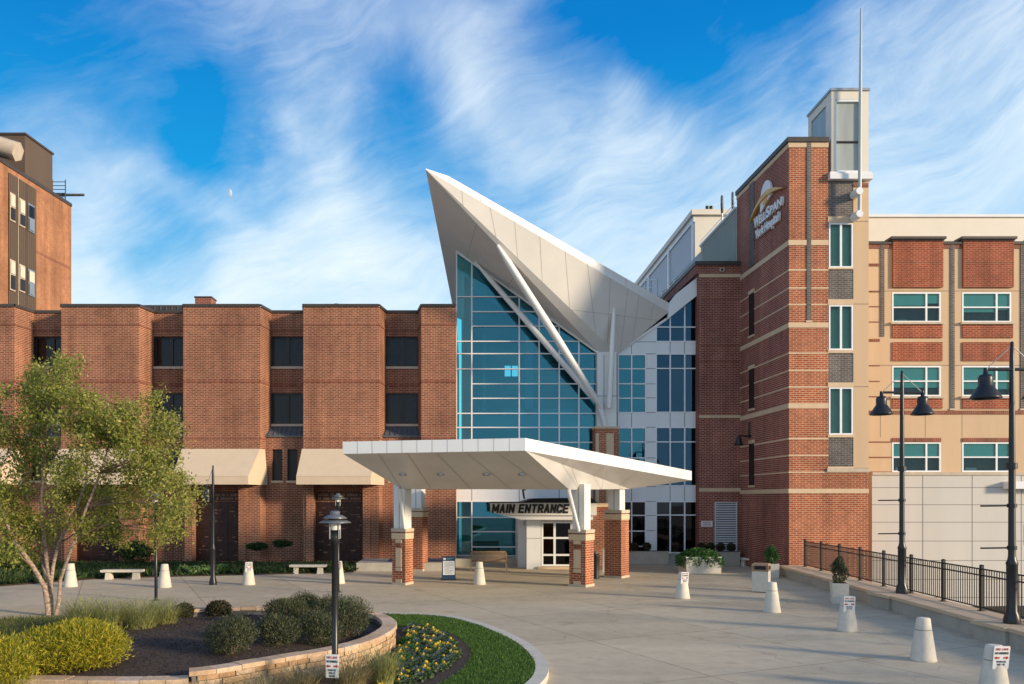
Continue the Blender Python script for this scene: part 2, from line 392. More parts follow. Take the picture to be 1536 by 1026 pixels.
def text(name, body, mat, size, loc, parent=None, ext=.01, shear=0, sx=1.0, bold=0.0, rot=(math.pi/2, 0, 0), align='CENTER', mw=None, fit=None):
    cu = bpy.data.curves.new(name, 'FONT'); cu.body = body; cu.size = size; cu.extrude = ext; cu.shear = shear; cu.offset = bold
    cu.align_x = align; cu.align_y = 'CENTER'; cu.resolution_u = 3
    tmp = bpy.data.objects.new('tmp_text', cu); COL.objects.link(tmp)
    dg = bpy.context.evaluated_depsgraph_get(); me = bpy.data.meshes.new_from_object(tmp.evaluated_get(dg)); bpy.data.objects.remove(tmp)
    M = mw if mw is not None else Matrix.Translation(Vector(loc)) @ Matrix.Rotation(rot[2], 4, 'Z') @ Matrix.Rotation(rot[0], 4, 'X')
    if fit:
        xs = [v.co.x for v in me.vertices]; ys = [v.co.y for v in me.vertices]; w_, h_ = max(xs)-min(xs), max(ys)-min(ys)
        me.transform(Matrix.Translation((-(max(xs)+min(xs))/2, -(max(ys)+min(ys))/2, 0))); me.transform(Matrix.Diagonal((fit[0]/w_, fit[1]/h_, 1, 1)))
    me.transform(M @ Matrix.Diagonal((sx, 1, 1, 1)))
    off = Vector((0, 0, 0))
    if parent is not None:
        r = parent
        while r.parent: r = r.parent
        off = r.location
    me.transform(Matrix.Translation(-off)); me.materials.clear(); me.materials.append(MT[mat])
    o = bpy.data.objects.new(name, me); COL.objects.link(o)
    if parent is not None: o.parent = parent
    return o
# ================================================================ SETTING
def wallX(Y): return 13.6+.086*(Y-20.7)
m = MB(); m.face([(-3000, -800, -3.4), (3000, -800, -3.4), (3000, 5000, -3.4), (-3000, 5000, -3.4)], 'conc2'); tag(m.build('ground'), kind='structure')
m = MB(); m.prism([(-70, -20), (wallX(-20)+.3, -20), (wallX(38.9)+.3, 38.9), (20.0, 46), (20, 75), (-70, 75)], -3.36, 0, 'concrete', side='conc2', bottom=False); tag(m.build('forecourt'), kind='structure')
# ================================================================ OLD BRICK BUILDING (left)
Yb, Yr, Yl = 44.4, 45.9, 45.15
TOP = 14.4
bb = thing('brick_building', 'long brown brick building with splayed bays, dark windows and tan awnings', 'building', (-15, Yb, 0))
bays = [(-33.5, -25.09), (-22.5, -18.2), (-15.73, -11.47), (-9.07, -4.88), (-2.52, -.59)]
alc = [(-30.6, -27.4), (-21.95, -19.2), (-15.25, -12.6), (-8.52, -5.72), None]      # alcove openings under the awnings
SP = .27
w = MB()
def wf(x0, y0, x1, y1, z0, z1, mat='brick'): w.face([(x0, y0, z0), (x1, y1, z0), (x1, y1, z1), (x0, y0, z1)], mat)
ALZ = 4.55
for i, (x0, x1) in enumerate(bays):
    if alc[i]:
        a0, a1 = alc[i]
        wf(x0, Yb, a0, Yb, 0, ALZ); wf(a1, Yb, x1, Yb, 0, ALZ); wf(x0, Yb, x1, Yb, ALZ, TOP)
        d = Yb+.75
        wf(a0, Yb, a0, d, 0, ALZ); wf(a1, d, a1, Yb, 0, ALZ); wf(a0, d, a1, d, 0, ALZ)
        w.face([(a0, Yb, ALZ), (a0, d, ALZ), (a1, d, ALZ), (a1, Yb, ALZ)], 'brick')
        for px in (a0-.16, a1+.16): w.box(px-.2, px+.2, Yb-.09, Yb, 0, 6.2, 'brick', skip='b')
    else: wf(x0, Yb, x1, Yb, 0, TOP)
    # returns and recess behind
    if i < 4:
        rx0, rx1 = x1+SP, bays[i+1][0]-SP
        wf(x1, Yb, rx0, Yr, 0, TOP); wf(rx1, Yr, bays[i+1][0], Yb, 0, TOP)
        cx0, cx1 = rx0+.03, rx1-.0
        # window openings in recess: top, middle
        WZ = [(ZZ(549.8, Yr), ZZ(504.9, Yr)), (ZZ(636, Yr), ZZ(589.7, Yr))]
        wz = [0]+[z for p in WZ[::-1] for z in p]+[TOP]
        zs = [(0, WZ[1][0]), (WZ[1][1], WZ[0][0]), (WZ[0][1], TOP)]
        for z0, z1 in zs: wf(rx0, Yr, rx1, Yr, z0, z1)
        # lower infill, nearer, with two slot windows
        zt = ZZ(653, Yl); s0, s1 = ZZ(721, Yl), ZZ(674, Yl); wd = rx1-rx0+.28
        lx0, lx1 = rx0-.14, rx1+.14
        sl = [(lx0+.36, lx0+.94), (lx0+1.22, lx0+1.78)]
        xs = [lx0, sl[0][0], sl[0][1], sl[1][0], sl[1][1], lx1]
        wf(lx0, Yl, lx1, Yl, 0, s0); wf(lx0, Yl, lx1, Yl, s1, zt)
        for k in (0, 2, 4): wf(xs[k], Yl, xs[k+1], Yl, s0, s1)
        for (u0, u1) in sl:
            w.face([(u0, Yl, s0), (u0, Yl+.25, s0), (u0, Yl+.25, s1), (u0, Yl, s1)], 'brick'); w.face([(u1, Yl+.25, s0), (u1, Yl, s0), (u1, Yl, s1), (u1, Yl+.25, s1)], 'brick')
            w.face([(u0, Yl, s1), (u0, Yl+.25, s1), (u1, Yl+.25, s1), (u1, Yl, s1)], 'brick')
wf(-33.5-SP, Yr, -33.5, Yb, 0, TOP); wf(-60, Yr, -33.5-SP, Yr, 0, TOP)
wf(-.59, Yb, -.59, 62, 0, TOP)
w.face([(-60, Yr, TOP-.5), (-.59, Yr, TOP-.5), (-.59, 62, TOP-.5), (-60, 62, TOP-.5)], 'coping')
w.face([(-.59, 62, 0), (-60, 62, 0), (-60, 62, TOP), (-.59, 62, TOP)], 'brick'); w.face([(-60, 62, 0), (-60, Yr, 0), (-60, Yr, TOP), (-60, 62, TOP)], 'brick')
w.build('wall', bb)
# string courses (thin, slightly proud soldier-brick courses) and coping
tr = MB(); cp = MB()
def path_pts():
    pts = [(-33.5, Yb)]
    for i, (x0, x1) in enumerate(bays):
        pts += [(x0, Yb), (x1, Yb)]
        if i < 4: pts += [(x1+SP, Yr), (bays[i+1][0]-SP, Yr)]
    return pts[1:]
pp = path_pts()
def ribbon(mb, z0, z1, proud, mat, skip_recess=False):
    while len(mb.pids) < len(mb.f): mb.pids.append(mb.pid)
    mb.pid += 1
    for a, b in zip(pp[:-1], pp[1:]):
        d = Vector((b[0]-a[0], b[1]-a[1])); n = Vector((d.y, -d.x)).normalized()*proud
        p = [(a[0]+n.x, a[1]+n.y), (b[0]+n.x, b[1]+n.y)]
        mb.face([(p[0][0], p[0][1], z0), (p[1][0], p[1][1], z0), (p[1][0], p[1][1], z1), (p[0][0], p[0][1], z1)], mat)
        mb.face([(p[0][0], p[0][1], z1), (p[1][0], p[1][1], z1), (b[0], b[1], z1), (a[0], a[1], z1)], mat)
        mb.face([(p[0][0], p[0][1], z0), (a[0], a[1], z0), (b[0], b[1], z0), (p[1][0], p[1][1], z0)], mat)
for z in (13.35, 10.2, 7.05): ribbon(tr, z, z+.12, .035, 'soldier')
tr.pieces('string_course', bb)
ribbon(cp, TOP-.02, TOP+.14, .06, 'coping')
for a, b in zip(pp[:-1], pp[1:]): cp.face([(a[0], a[1], TOP+.13), (b[0], b[1], TOP+.13), (b[0], b[1]+.5, TOP+.13), (a[0], a[1]+.5, TOP+.13)], 'coping')
cp.build('coping', bb)
def rwindow(x0, x1, z0, z1, y, parent, mat='glasswin', curtain=True, lit=0):
    f = MB(); t = .085
    f.box(x0, x0+t, y+.12, y+.24, z0, z1, 'winframe'); f.box(x1-t, x1, y+.12, y+.24, z0, z1, 'winframe')
    f.box(x0+t, x1-t, y+.12, y+.24, z1-t, z1, 'winframe'); f.box(x0+t, x1-t, y+.12, y+.24, z0, z0+t, 'winframe')
    xm = (x0+x1)/2; f.box(xm-.09, xm+.09, y+.11, y+.23, z0+t, z1-t, 'winframe')
    # jambs
    for xx in (x0, x1): f.face([(xx, y, z0), (xx, y+.6, z0), (xx, y+.6, z1), (xx, y, z1)], 'winframe')
    f.face([(x0, y, z1), (x1, y, z1), (x1, y+.6, z1), (x0, y+.6, z1)], 'winframe')
    o = f.build('window', parent)
    g = MB(); g.face([(x0+t, y+.18, z0+t), (x1-t, y+.18, z0+t), (x1-t, y+.18, z1-t), (x0+t, y+.18, z1-t)], mat); g.build('pane', o)
    c = MB(); c.box(x0, x1, y+.55, y+.6, z0-.1, z1+.1, 'roomdark')
    if curtain:
        n = 9
        for k in range(2):
            u0, u1 = (x0+.12, xm-.12-.25*k) if k == 0 else (xm+.2, x1-.1)
            for j in range(n):
                a = u0+(u1-u0)*j/n; b2 = u0+(u1-u0)*(j+1)/n; mid = (a+b2)/2
                c.face([(a, y+.42, z0), (mid, y+.36, z0), (mid, y+.36, z1), (a, y+.42, z1)], 'curtain'); c.face([(mid, y+.36, z0), (b2, y+.42, z0), (b2, y+.42, z1), (mid, y+.36, z1)], 'curtain')
    c.build('curtain', o)
    s = MB(); s.box(x0-.06, x1+.06, y-.07, y+.12, z0-.14, z0, 'limestone'); s.build('sill', o)
    return o
for i in range(4):
    rx0, rx1 = bays[i][1]+SP, bays[i+1][0]-SP
    for j, (z0, z1) in enumerate(WZ): rwindow(rx0+.02, rx1-.02, z0, z1, Yr, bb, curtain=(j == 0 or i == 3))
    zt = ZZ(653, Yl); lx0, lx1 = rx0-.14, rx1+.14
    a = MB(); z1 = WZ[1][0]-.15
    a.face([(lx0, Yl-.1, zt-.02), (lx1, Yl-.1, zt-.02), (rx1, Yr, z1), (rx0, Yr, z1)], 'slate'); a.face([(lx0, Yl-.1, zt-.1), (lx1, Yl-.1, zt-.1), (lx1, Yl-.1, zt-.02), (lx0, Yl-.1, zt-.02)], 'slate')
    for k in range(7):
        u = (k+.5)/7; xa = lx0+(lx1-lx0)*u; xb = rx0+(rx1-rx0)*u
        a.face([(xa-.02, Yl-.1, zt-.02), (xa-.02, Yl-.1, zt+.03), (xb-.02, Yr, z1+.05), (xb-.02, Yr, z1)], 'slate'); a.face([(xa+.02, Yl-.1, zt-.02), (xb+.02, Yr, z1), (xb+.02, Yr, z1+.05), (xa+.02, Yl-.1, zt+.03)], 'slate')
        a.face([(xa-.02, Yl-.1, zt+.03), (xa+.02, Yl-.1, zt+.03), (xb+.02, Yr, z1+.05), (xb-.02, Yr, z1+.05)], 'slate')
    a.build('metal_apron', bb)
    s0, s1 = ZZ(721, Yl), ZZ(674, Yl)
    for u0, u1 in ((lx0+.36, lx0+.94), (lx0+1.22, lx0+1.78)):
        f = MB(); f.box(u0, u1, Yl+.2, Yl+.24, s0, s1, 'winframe'); f.box(u0, u0+.05, Yl+.14, Yl+.2, s0, s1, 'winframe'); f.box(u1-.05, u1, Yl+.14, Yl+.2, s0, s1, 'winframe')
        o = f.build('slot_window', bb); s = MB(); s.box(u0-.05, u1+.05, Yl-.06, Yl+.14, s0-.12, s0, 'limestone'); s.build('sill', o)
# awnings
for i in range(4):
    x0, x1 = bays[i]; a = MB(); zt = 6.5; zb = 4.95; zv = 4.5; yo = Yb-1.35; yw = Yb-.1
    L0 = (x0-.05, yw, zt); R0 = (x1+.02, yw, zt); L1 = (x0-.1, yo, zb); R1 = (x1-.28, yo, zb); RB = (x1+SP*.85, Yl-.05, zb); LB = (x0-SP*.6, Yl-.05, zb)
    a.face([L1, R1, R0, L0], 'awning'); a.face([R1, RB, (x1+SP*.5, Yl-.2, zt), R0], 'awning'); a.face([LB, L1, L0], 'awning')
    for p, q in ((L1, R1), (R1, RB), (LB, L1)): a.face([(p[0], p[1], zv), (q[0], q[1], zv), q, p], 'awning')
    # valance seam
    a.box(x0-.1, x1-.28, yo-.012, yo-.002, zb-.02, zb+.012, 'awning')
    a.build('awning', bb)
# memorial relief panels with raised lettering in the alcoves
for i in range(4):
    a0, a1 = alc[i]; d = Yb+.75; pm = MB(); W = a1-a0
    pm.box(a0+.05, a1-.05, d-.06, d-.003, .25, 3.55, 'bronze')
    for k in range(4): pm.box(a0+.05+(W-.1)*k/3-.04, a0+.05+(W-.1)*k/3+.04, d-.09, d-.06, .25, 3.55, 'bronze')
    r2 = random.Random(i)
    lt = pm
    for k in range(3):
        bx = a0+.2+(W-.1)*k/3; z = 3.2
        while z > .5:
            x = bx; 
            while x < bx+(W-.1)/3-.4:
                l = r2.uniform(.05, .28); hh = r2.uniform(.03, .08)
                lt.box(x, x+l, d-.085, d-.06, z, z+hh, 'bronze_letter' if r2.random() < .35 else 'bronze'); x += l+r2.uniform(.03, .12)
            z -= r2.uniform(.12, .3)
    pm.build('relief_panel', bb)
    lt = MB(); lt.box(a0+.05, a1-.05, d-.05, d-.003, 3.62, 4.1, 'bronze')
    for row in range(2):
        x = a0+.15
        while x < a1-.25:
            l = r2.uniform(.05, .09); lt.box(x, min(x+l, a1-.1), d-.075, d-.05, 3.67+.21*row, 3.81+.21*row, 'bronze_letter'); x += l+r2.choice((.03, .03, .03, .14))
    lt.build('header_lettering', bb)
# small roof house and roof vents of the brick building
m = MB(); m.box(XX(112, 56), XX(342, 56), 56, 60, TOP-.5, ZZ(457.5, 56), 'coping')
for k in range(26): x = XX(112, 56)+k*.40; m.box(x, x+.05, 55.95, 56, TOP-.5, ZZ(457.5, 56)-.1, 'slate')
m.build('roof_shed', bb)
m = MB(); m.box(XX(300, 54), XX(324, 54), 53, 54, 13.9, ZZ(452, 54), 'brick_dark'); m.box(XX(299, 54), XX(325, 54), 52.95, 54.05, ZZ(452, 54), ZZ(452, 54)+.08, 'coping'); m.build('chimney', bb)
m = MB(); m.lathe([(.28, 0), (.28, .55), (.42, .6), (.42, .8), (.2, .95)], (XX(505, 50), 50, TOP+.55), 'slate', 14); m.box(XX(489, 50)-.3, XX(489, 50)+.5, 49.6, 50.2, TOP-.4, TOP+1.2, 'steelgrey'); m.build('roof_vent', bb)
# ================================================================ TALL ORANGE BRICK BUILDING far left
tb = thing('tall_brick_building', 'tall orange brick block with brown metal window strip, farthest left', 'building', (-40, 70, 0))
FA = Vector((XX(107, 75), 75, 0)); dirw = Vector((.083, 1, 0)).normalized()
FB = FA-dirw*26
TZ = ZZ(309.6, 75)
nrm = Vector((dirw.y, -dirw.x, 0))
PA, PB, PC = FA, FB, FA+Vector((0, 0, 5))
def tp(px, py, pr=0): return on_plane(px, py, PA, PB, PC)+nrm*pr
m = MB(); bk = Vector((-22, 1.8, 0))
m.face([FB, FA, FA+Vector((0, 0, TZ)), FB+Vector((0, 0, TZ))], 'brick_far'); m.face([FA, FA+bk, FA+bk+Vector((0, 0, TZ)), FA+Vector((0, 0, TZ))], 'brick_far')
m.face([FB+bk, FB, FB+Vector((0, 0, TZ)), FB+bk+Vector((0, 0, TZ))], 'brick_far'); m.face([FB+Vector((0, 0, TZ)), FA+Vector((0, 0, TZ)), FA+bk+Vector((0, 0, TZ)), FB+bk+Vector((0, 0, TZ))], 'coping')
m.build('wall', tb)
m = MB(); o3 = nrm*.08
for a, b in ((FB, FA), (FA, FA+bk)):
    m.face([a+o3+Vector((0, 0, TZ-.05)), b+o3+Vector((0, 0, TZ-.05)), b+o3+Vector((0, 0, TZ+.25)), a+o3+Vector((0, 0, TZ+.25))], 'coping')
m.build('coping', tb)
def tq(mb, x0, x1, z0, z1, pr, mat):     # quad on the facade between two pixel columns and two heights
    a, b = tp(x0, 600, pr), tp(x1, 600, pr); mb.face([(a.x, a.y, z0), (b.x, b.y, z0), (b.x, b.y, z1), (a.x, a.y, z1)], mat)
m = MB(); tq(m, 12, 53, 8, TZ-.5, .06, 'brown')
for k in range(14): x = 12+41*k/13; tq(m, x-.25, x+.25, 8, TZ-.5, .09, 'brown')
tq(m, 25, 25.8, 8, TZ-.5, .12, 'limestone'); tq(m, 38.5, 39, 8, TZ-.5, .12, 'brown')
m.build('metal_strip', tb)
for (x0, x1, yt, ym, yb) in ((12.4, 20.8, 290, 311, 332), (26.6, 35.5, 299, 321, 340), (40.2, 49.8, 307, 328, 348), (12.4, 20.8, 390, 412, 436), (26.6, 35.5, 397.5, 418, 438), (40.2, 49.8, 405, 425, 444)):
    cxp = (x0+x1)/2; zt, zm, zb = tp(cxp, yt).z, tp(cxp, ym).z, tp(cxp, yb).z
    f = MB(); tq(f, x0, x1, zb, zt, .14, 'limestone' if x0 < 38 else 'steelgrey'); o = f.build('window', tb)
    g = MB(); tq(g, x0+.9, x1-.9, zm+.06, zt-.15, .2, 'blindcream' if x0 < 38 or yt > 400 else 'glassdark'); tq(g, x0+.9, x1-.9, zb+.12, zm-.06, .2, 'winframe' if x0 < 38 else 'steelgrey'); g.build('pane', o)
m = MB()
for zz in (tp(80, 390).z,): tq(m, 54, 104.5, zz-.09, zz+.09, .03, 'brick_dark')
m.build('string_course', tb)
c0 = Vector((XX(37.5, 70), 70, 0)); c1 = c0+Vector((.083, 1, 0))*4.0; z1 = ZZ(202.5, 70)
m = MB(); l = Vector((-14, 0, 0))
m.prism([(c0.x-14, c0.y), (c0.x, c0.y), (c1.x, c1.y), (c1.x-14, c1.y)], TZ-1, z1, 'brown'); m.prism([(c0.x-14.1, c0.y-.1), (c0.x+.1, c0.y-.1), (c1.x+.1, c1.y+.1), (c1.x-14.1, c1.y+.1)], z1, z1+.18, 'coping')
m.build('penthouse', tb)
m = MB(); a = P(0, 222, 66); b = P(27, 228, 66); m.tube([a+Vector((-6, 0, .5)), a+Vector((0, 0, .1)), b], [.85, .85, .8], 'limestone', 6); m.build('duct', tb)
m = MB(); b0 = FA+Vector((-.9, -.5, TZ)); 
for k in range(7): m.tube([b0+Vector((-.6, 0, .35*k)), b0+Vector((.6, 0, .35*k))], .035, 'black', 5)
for x in (-.6, .6): m.tube([b0+Vector((x, 0, -.3)), b0+Vector((x, 0, 2.3))], .05, 'black', 5)
m.tube([b0+Vector((-1.3, .3, 1.0)), b0+Vector((2.2, .3, 1.0))], .13, 'slate', 6); m.build('roof_ladder', tb)
# ================================================================ ATRIUM (glass hall with folded wing roof)
Yg = 46.0
at = thing('atrium_hall', 'glass entrance hall with teal curtain wall under a pointed folded white roof', 'building', (6, Yg, 0))
def gx(px): return XX(px, Yg)
def gz(py): return ZZ(py, Yg)
Vp = P(900, 531, Yg-.1); Ap = P(638.5, 254, 39.0); Pl = P(684, 377, Yg-.1); Bp = P(1003, 468, Yg-.25); V2 = P(926, 531, Yg-.14)
def zl(px):     # soffit height at glass plane left part
    return Pl.z+(Vp.z-Pl.z)*(gx(px)-Pl.x)/(Vp.x-Pl.x)
def glazing(name, xs, ys, x0, x1, ybot, ytop, gm, slope=None, parent=at, mw=.075, y=Yg):
    """one glazed field: pane sheet + grid of mullions; slope(px)->z top"""
    g = MB(); z0 = ZZ(ybot, y); X0, X1 = XX(x0, y), XX(x1, y); rr_ = random.Random(int(x0*7+ybot))
    top = (lambda px: slope(px)) if slope else (lambda px: ZZ(ytop, y))
    cx_s = sorted(set([x0, x1]+[v for v in xs if x0+2 < v < x1-2])); zs_ = sorted(set([z0, max(top(x0), top(x1))]+[ZZ(v, y) for v in ys if z0+.05 < ZZ(v, y) < max(top(x0), top(x1))-.05]))
    for xa, xb in zip(cx_s[:-1], cx_s[1:]):
        for za, zb in zip(zs_[:-1], zs_[1:]):
            poly = [(xa, za), (xb, za), (xb, zb), (xa, zb)]; out = []
            for k in range(4):
                p, q = poly[k], poly[(k+1) % 4]; dp, dq = top(p[0])-p[1], top(q[0])-q[1]
                if dp >= -1e-6: out.append(p)
                if (dp > 1e-6) != (dq > 1e-6) and abs(dp-dq) > 1e-9 and dp*dq < 0: t_ = dp/(dp-dq); out.append((p[0]+(q[0]-p[0])*t_, p[1]+(q[1]-p[1])*t_))
            if len(out) < 3: continue
            tx_, tz_ = rr_.gauss(0, .008), rr_.gauss(0, .008); xc_, zc2 = (xa+xb)/2, (za+zb)/2      # every pane sits very slightly out of true
            g.face([(XX(px, y), y+tx_*(XX(px, y)-XX(xc_, y))+tz_*(pz-zc2), pz) for px, pz in out], gm)
    o = g.build('glazing', parent); m = MB(); h = mw/2
    for x in xs:
        X = XX(x, y); zt = slope(x) if slope else ZZ(ytop, y); m.box(X-h, X+h, y-.09, y+.05, z0, zt, 'mullion')
    for yy in ys:
        z = ZZ(yy, y); a, b = X0, X1
        if slope:
            zs0, zs1 = slope(x0), slope(x1)
            if z > max(zs0, zs1): continue
            if z > min(zs0, zs1):
                tcut = (z-zs0)/(zs1-zs0); xc = X0+(X1-X0)*tcut
                if zs0 > zs1: b = xc
                else: a = xc
        m.box(a, b, y-.085, y+.045, z-h*.85, z+h*.85, 'mullion')
    m.build('mullion', o); return o
hz = [445.6, 468, 489.6, 512.3, 530.8, 553.7, 576, 597.7, 620.3, 641.3, 663.7, 684, 705, 731]
glazing('g', [684.8, 707.7], [445.6, 512.3, 530.8, 553.7, 620.3, 641.3, 684, 731], 684, 707.7, 733, 0, 'glassbacklit', zl)
glazing('g', [778.7, 808.5, 838.6, 868, 894.5], hz, 707.7, 895, 733, 0, 'glass', zl)
# white panel fields
def panel(x0, x1, y0, y1, xs=(), ys=(), parent=at, mat='white', Y=Yg, name='spandrel_panel'):
    m = MB(); m.box(XX(x0, Y), XX(x1, Y), Y-.06, Y+.1, ZZ(y1, Y), ZZ(y0, Y), mat)
    o = m.build(name, parent); j = MB()
    for x in xs: j.box(XX(x, Y)-.018, XX(x, Y)+.018, Y-.063, Y-.055, ZZ(y1, Y), ZZ(y0, Y), 'joint')
    for yy in ys: j.box(XX(x0, Y), XX(x1, Y), Y-.063, Y-.055, ZZ(yy, Y)-.018, ZZ(yy, Y)+.018, 'joint')
    if j.f: j.build('joint', o)
    return o
panel(684, 920, 733, 752, [707.7, 778.7, 838.6])
glazing('g', [684.8, 707.7], [752, 776, 833], 684, 707.7, 835, 752, 'glassbacklit')
glazing('g', [777.5], [752, 776, 797.5, 820.3, 833.5], 707.7, 778.5, 835, 752, 'glass')
# right glazing
glazing('g', [926.8, 947, 968], [532.5, 553.6, 576, 597.6, 619], 926, 968.5, 619.5, 532, 'glass')
panel(926, 968.5, 619.5, 641.5, [947]); 
glazing('g', [926.8, 947, 968], [642, 663, 687, 708, 729], 926, 968.5, 730, 641.5, 'glass')
panel(926, 968.5, 730, 752, [947])
glazing('g', [926.8, 947, 968], [752.5, 773, 796.5, 819.5], 926, 968.5, 836, 752, 'glassdark')
def zr(px):  # rising roofline, right of the column
    return gz(531)+(gz(441)-gz(531))*(px-925)/(1049-925)
glazing('g', [983.8, 1004.8, 1026.5, 1047.3], [491, 512.5], 983.5, 1048, 513, 0, 'glassblue', lambda p: zr(p)-.1)
panel(983.5, 1048, 513, 531, [1004.8, 1026.5])
glazing('g', [983.8, 1004.8, 1026.5, 1047.3], [531.5, 553, 618.5], 983.5, 1048, 619, 531, 'glassblue')
panel(983.5, 1048, 619, 641, [1004.8, 1026.5])
glazing('g', [983.8, 1004.8, 1026.5, 1047.3], [641.5, 663, 728.5], 983.5, 1048, 729, 641, 'glassblue')
panel(983.5, 1048, 729, 752, [1004.8, 1026.5])
glazing('g', [983.8, 1004.8, 1026.5, 1047.3], [752.5, 772.5, 829], 983.5, 1048, 830, 752, 'glassdark')
# white vertical strip and sloped field left of it, under the roof
m = MB(); m.box(gx(968.5), gx(983.5), Yg-.05, Yg+.1, 0, zr(976)-.3, 'white')
m.face([(gx(926), Yg-.03, gz(532)), (gx(968.5), Yg-.03, gz(532)), (gx(968.5), Yg-.03, zr(968.5)), (gx(926), Yg-.03, zr(926))], 'white')
m.face([(gx(968.5), Yg-.055, zr(976)-.4), (gx(983.5), Yg-.055, zr(976)-.4), (gx(983.5), Yg-.055, zr(983)), (gx(968.5), Yg-.055, zr(968.5))], 'white')
o = m.build('panel_strip', at); j = MB()
for yy in (491, 513, 531, 553, 576, 597, 619, 641, 663, 687, 710, 730, 752, 773, 796): j.box(gx(968.7), gx(983.3), Yg-.058, Yg-.052, gz(yy)-.015, gz(yy)+.015, 'joint')
j.box(gx(947)-.015, gx(947)+.015, Yg-.035, Yg-.025, gz(532), zr(947)-.1, 'joint'); j.box(gx(940), gx(968.5), Yg-.035, Yg-.025, gz(513)-.015, gz(513)+.015, 'joint')
j.build('joint', o)
# interior: back wall, slabs, columns, a bright far window
m = MB()
hx0, hx1, hz0, hz1 = XX(757, 56), XX(777, 56), ZZ(575, 56), ZZ(548, 56); m.box(-.2, hx0, 56, 56.2, 0, 17, 'room'); m.box(hx1, 7.6, 56, 56.2, 0, 17, 'room'); m.box(hx0, hx1, 56, 56.2, 0, hz0, 'room'); m.box(hx0, hx1, 56, 56.2, hz1, 17, 'room'); m.box((hx0+hx1)/2-.04, (hx0+hx1)/2+.04, 56.05, 56.15, hz0, hz1, 'mullion'); m.box(-.3, .3, 47.6, 47.7, 0, 17.2, 'roomlight'); m.box(7.6, 16.4, 51, 51.2, 0, 15.5, 'roomdark'); m.box(13.5, 13.6, 46.3, 51, 0, 18, 'roomlight'); m.box(7.4, 7.6, 47.5, 56, 0, 16, 'room')  # pale sheet close behind the left pane strip is added to brighten it
m.box(-.3, -.15, 46.6, 56, 0, 17, 'roomlight')
for py in (631, 742): z = gz(py); m.box(-.1, 7.4, 46.5, 56, z-.35, z+.35, 'roomlight'); m.box(7.8, 13.3, 46.4, 51, z-.3, z+.3, 'roomdark')
m.box(7.8, 13.3, 46.4, 51, gz(524)-.3, gz(524)+.3, 'roomdark')
m.box(-.2, 13.4, 46.3, 56.2, .35, .4, 'roomdark')
m.box(3.6, 4.1, 49.5, 50, .4, 15.5, 'roomlight'); m.box(1.0, 1.2, 50, 56, 9, 14, 'roomlight')
m.box(2.2, 6.6, 49.5, 49.6, 8.5, 9.3, 'roomlight'); m.box(2.2, 6.6, 54, 54.1, 11, 12, 'roomlight')
m.tube([(.2, 55, 9), (6.8, 48.5, 13.6)], .25, 'roomlight', 8)
m.tube([(.4, 49, 16.6), (7.2, 47.6, 12)], .16, 'roomlight', 8)
m.build('interior', at)
# ---- wing roof
E = on_plane(681.5, 472, Ap, Pl, Vp); E = Ap+(E-Ap)*1.02
nf = (Vp-Ap).cross(Bp-Ap).normalized()
th = .62
m = MB()
Rt = on_plane(1003, 455, (0, Yg-.25, 0), (1, Yg-.25, 0), (0, Yg-.25, 1))   # top of fascia at B
m.face([Ap, E, Pl, Vp], 'roofsoffit'); m.face([Ap, Vp, V2], 'roofsoffit'); m.face([Ap, V2, Bp], 'roofsoffit')
# strip beyond the glass plane so the soffit is closed to the inside
A1 = Ap+(Bp-Ap)*.085+Vector((-.05, .15, .42)); A0t = Ap+Vector((0, .05, .06)); Bt = Vector((Bp.x+.05, Bp.y, Rt.z))
m.face([Ap, Bp, Bt, A1, A0t], 'whitewarm')
Eb = E+Vector((0, 0, .5)); Bk = Bp+Vector((1.5, 12, .8)); Vt = Vp+Vector((0, 10, .4))
m.face([E, Ap, A0t, Eb], 'whitewarm')
m.face([A0t, A1, Bt, Bk, Eb], 'steelgrey'); m.face([E, Eb, Bk, Vt], 'steelgrey')
m.face([Vp, Vt, V2], 'roofsoffit'); m.face([V2, Vt, Bk, Bp], 'roofsoffit'); m.face([Pl, E, Vt, Vp], 'roofsoffit')
ro = m.build('wing_roof', at)
j = MB()
nl = (E-Ap).cross(Vp-Ap).normalized(); nr = (V2-Ap).cross(Bp-Ap).normalized()
if nl.z > 0: nl = -nl
if nr.z > 0: nr = -nr
def seam(a, b, n): 
    d = (b-a).normalized(); s = d.cross(n).normalized()*.015; o = n*.006
    j.face([a-s+o, b-s+o, b+s+o, a+s+o], 'softjoint'); 
def rp(px, py): return on_plane(px, py, Ap, V2, Bp)
def lp(px, py): return on_plane(px, py, Ap, E, Vp)
def vy(px): return 254+(531-254)*(px-638.5)/(900-638.5)      # rough valley in picture, for cutting the panel seams
def line_hit(p, q, plane_line, f): return None
AB = lambda t: Ap+(Bp-Ap)*t
AV = lambda t: Ap+(Vp-Ap)*t
A2 = lambda t: Ap+(V2-Ap)*t
for tb_, tv in ((.13, .17), (.235, .33), (.33, .44), (.43, .57), (.535, .72), (.63, .87), (.73, .94)): seam(AB(tb_), A2(tv), nr)
VB = lambda t: V2+(Bp-V2)*t
for tb_, tv in ((.81, .06), (.86, .3), (.93, .62)): seam(AB(tb_), VB(tv), nr)
seam(A2(.73), VB(.80), nr)
for t, t2 in ((.26, .30), (.5, .60)): seam(AV(t), E+(Pl-E)*t2 if t < .4 else Pl+(Vp-Pl)*.35, nl)
for t in (.2, .42, .63, .8): 
    a = AB(t); b = A1.lerp(Bt, (t-.085)/.915); d = (Bp-Ap).normalized()*.012; q = (Bp-Ap).cross(Vector((0, 0, 1))).normalized()*.012; j.face([a-d+q, a+d+q, b+d+q, b-d+q], 'softjoint')
j.build('panel_seam', ro)
j = MB()   # white flashing along the top edge of the glass
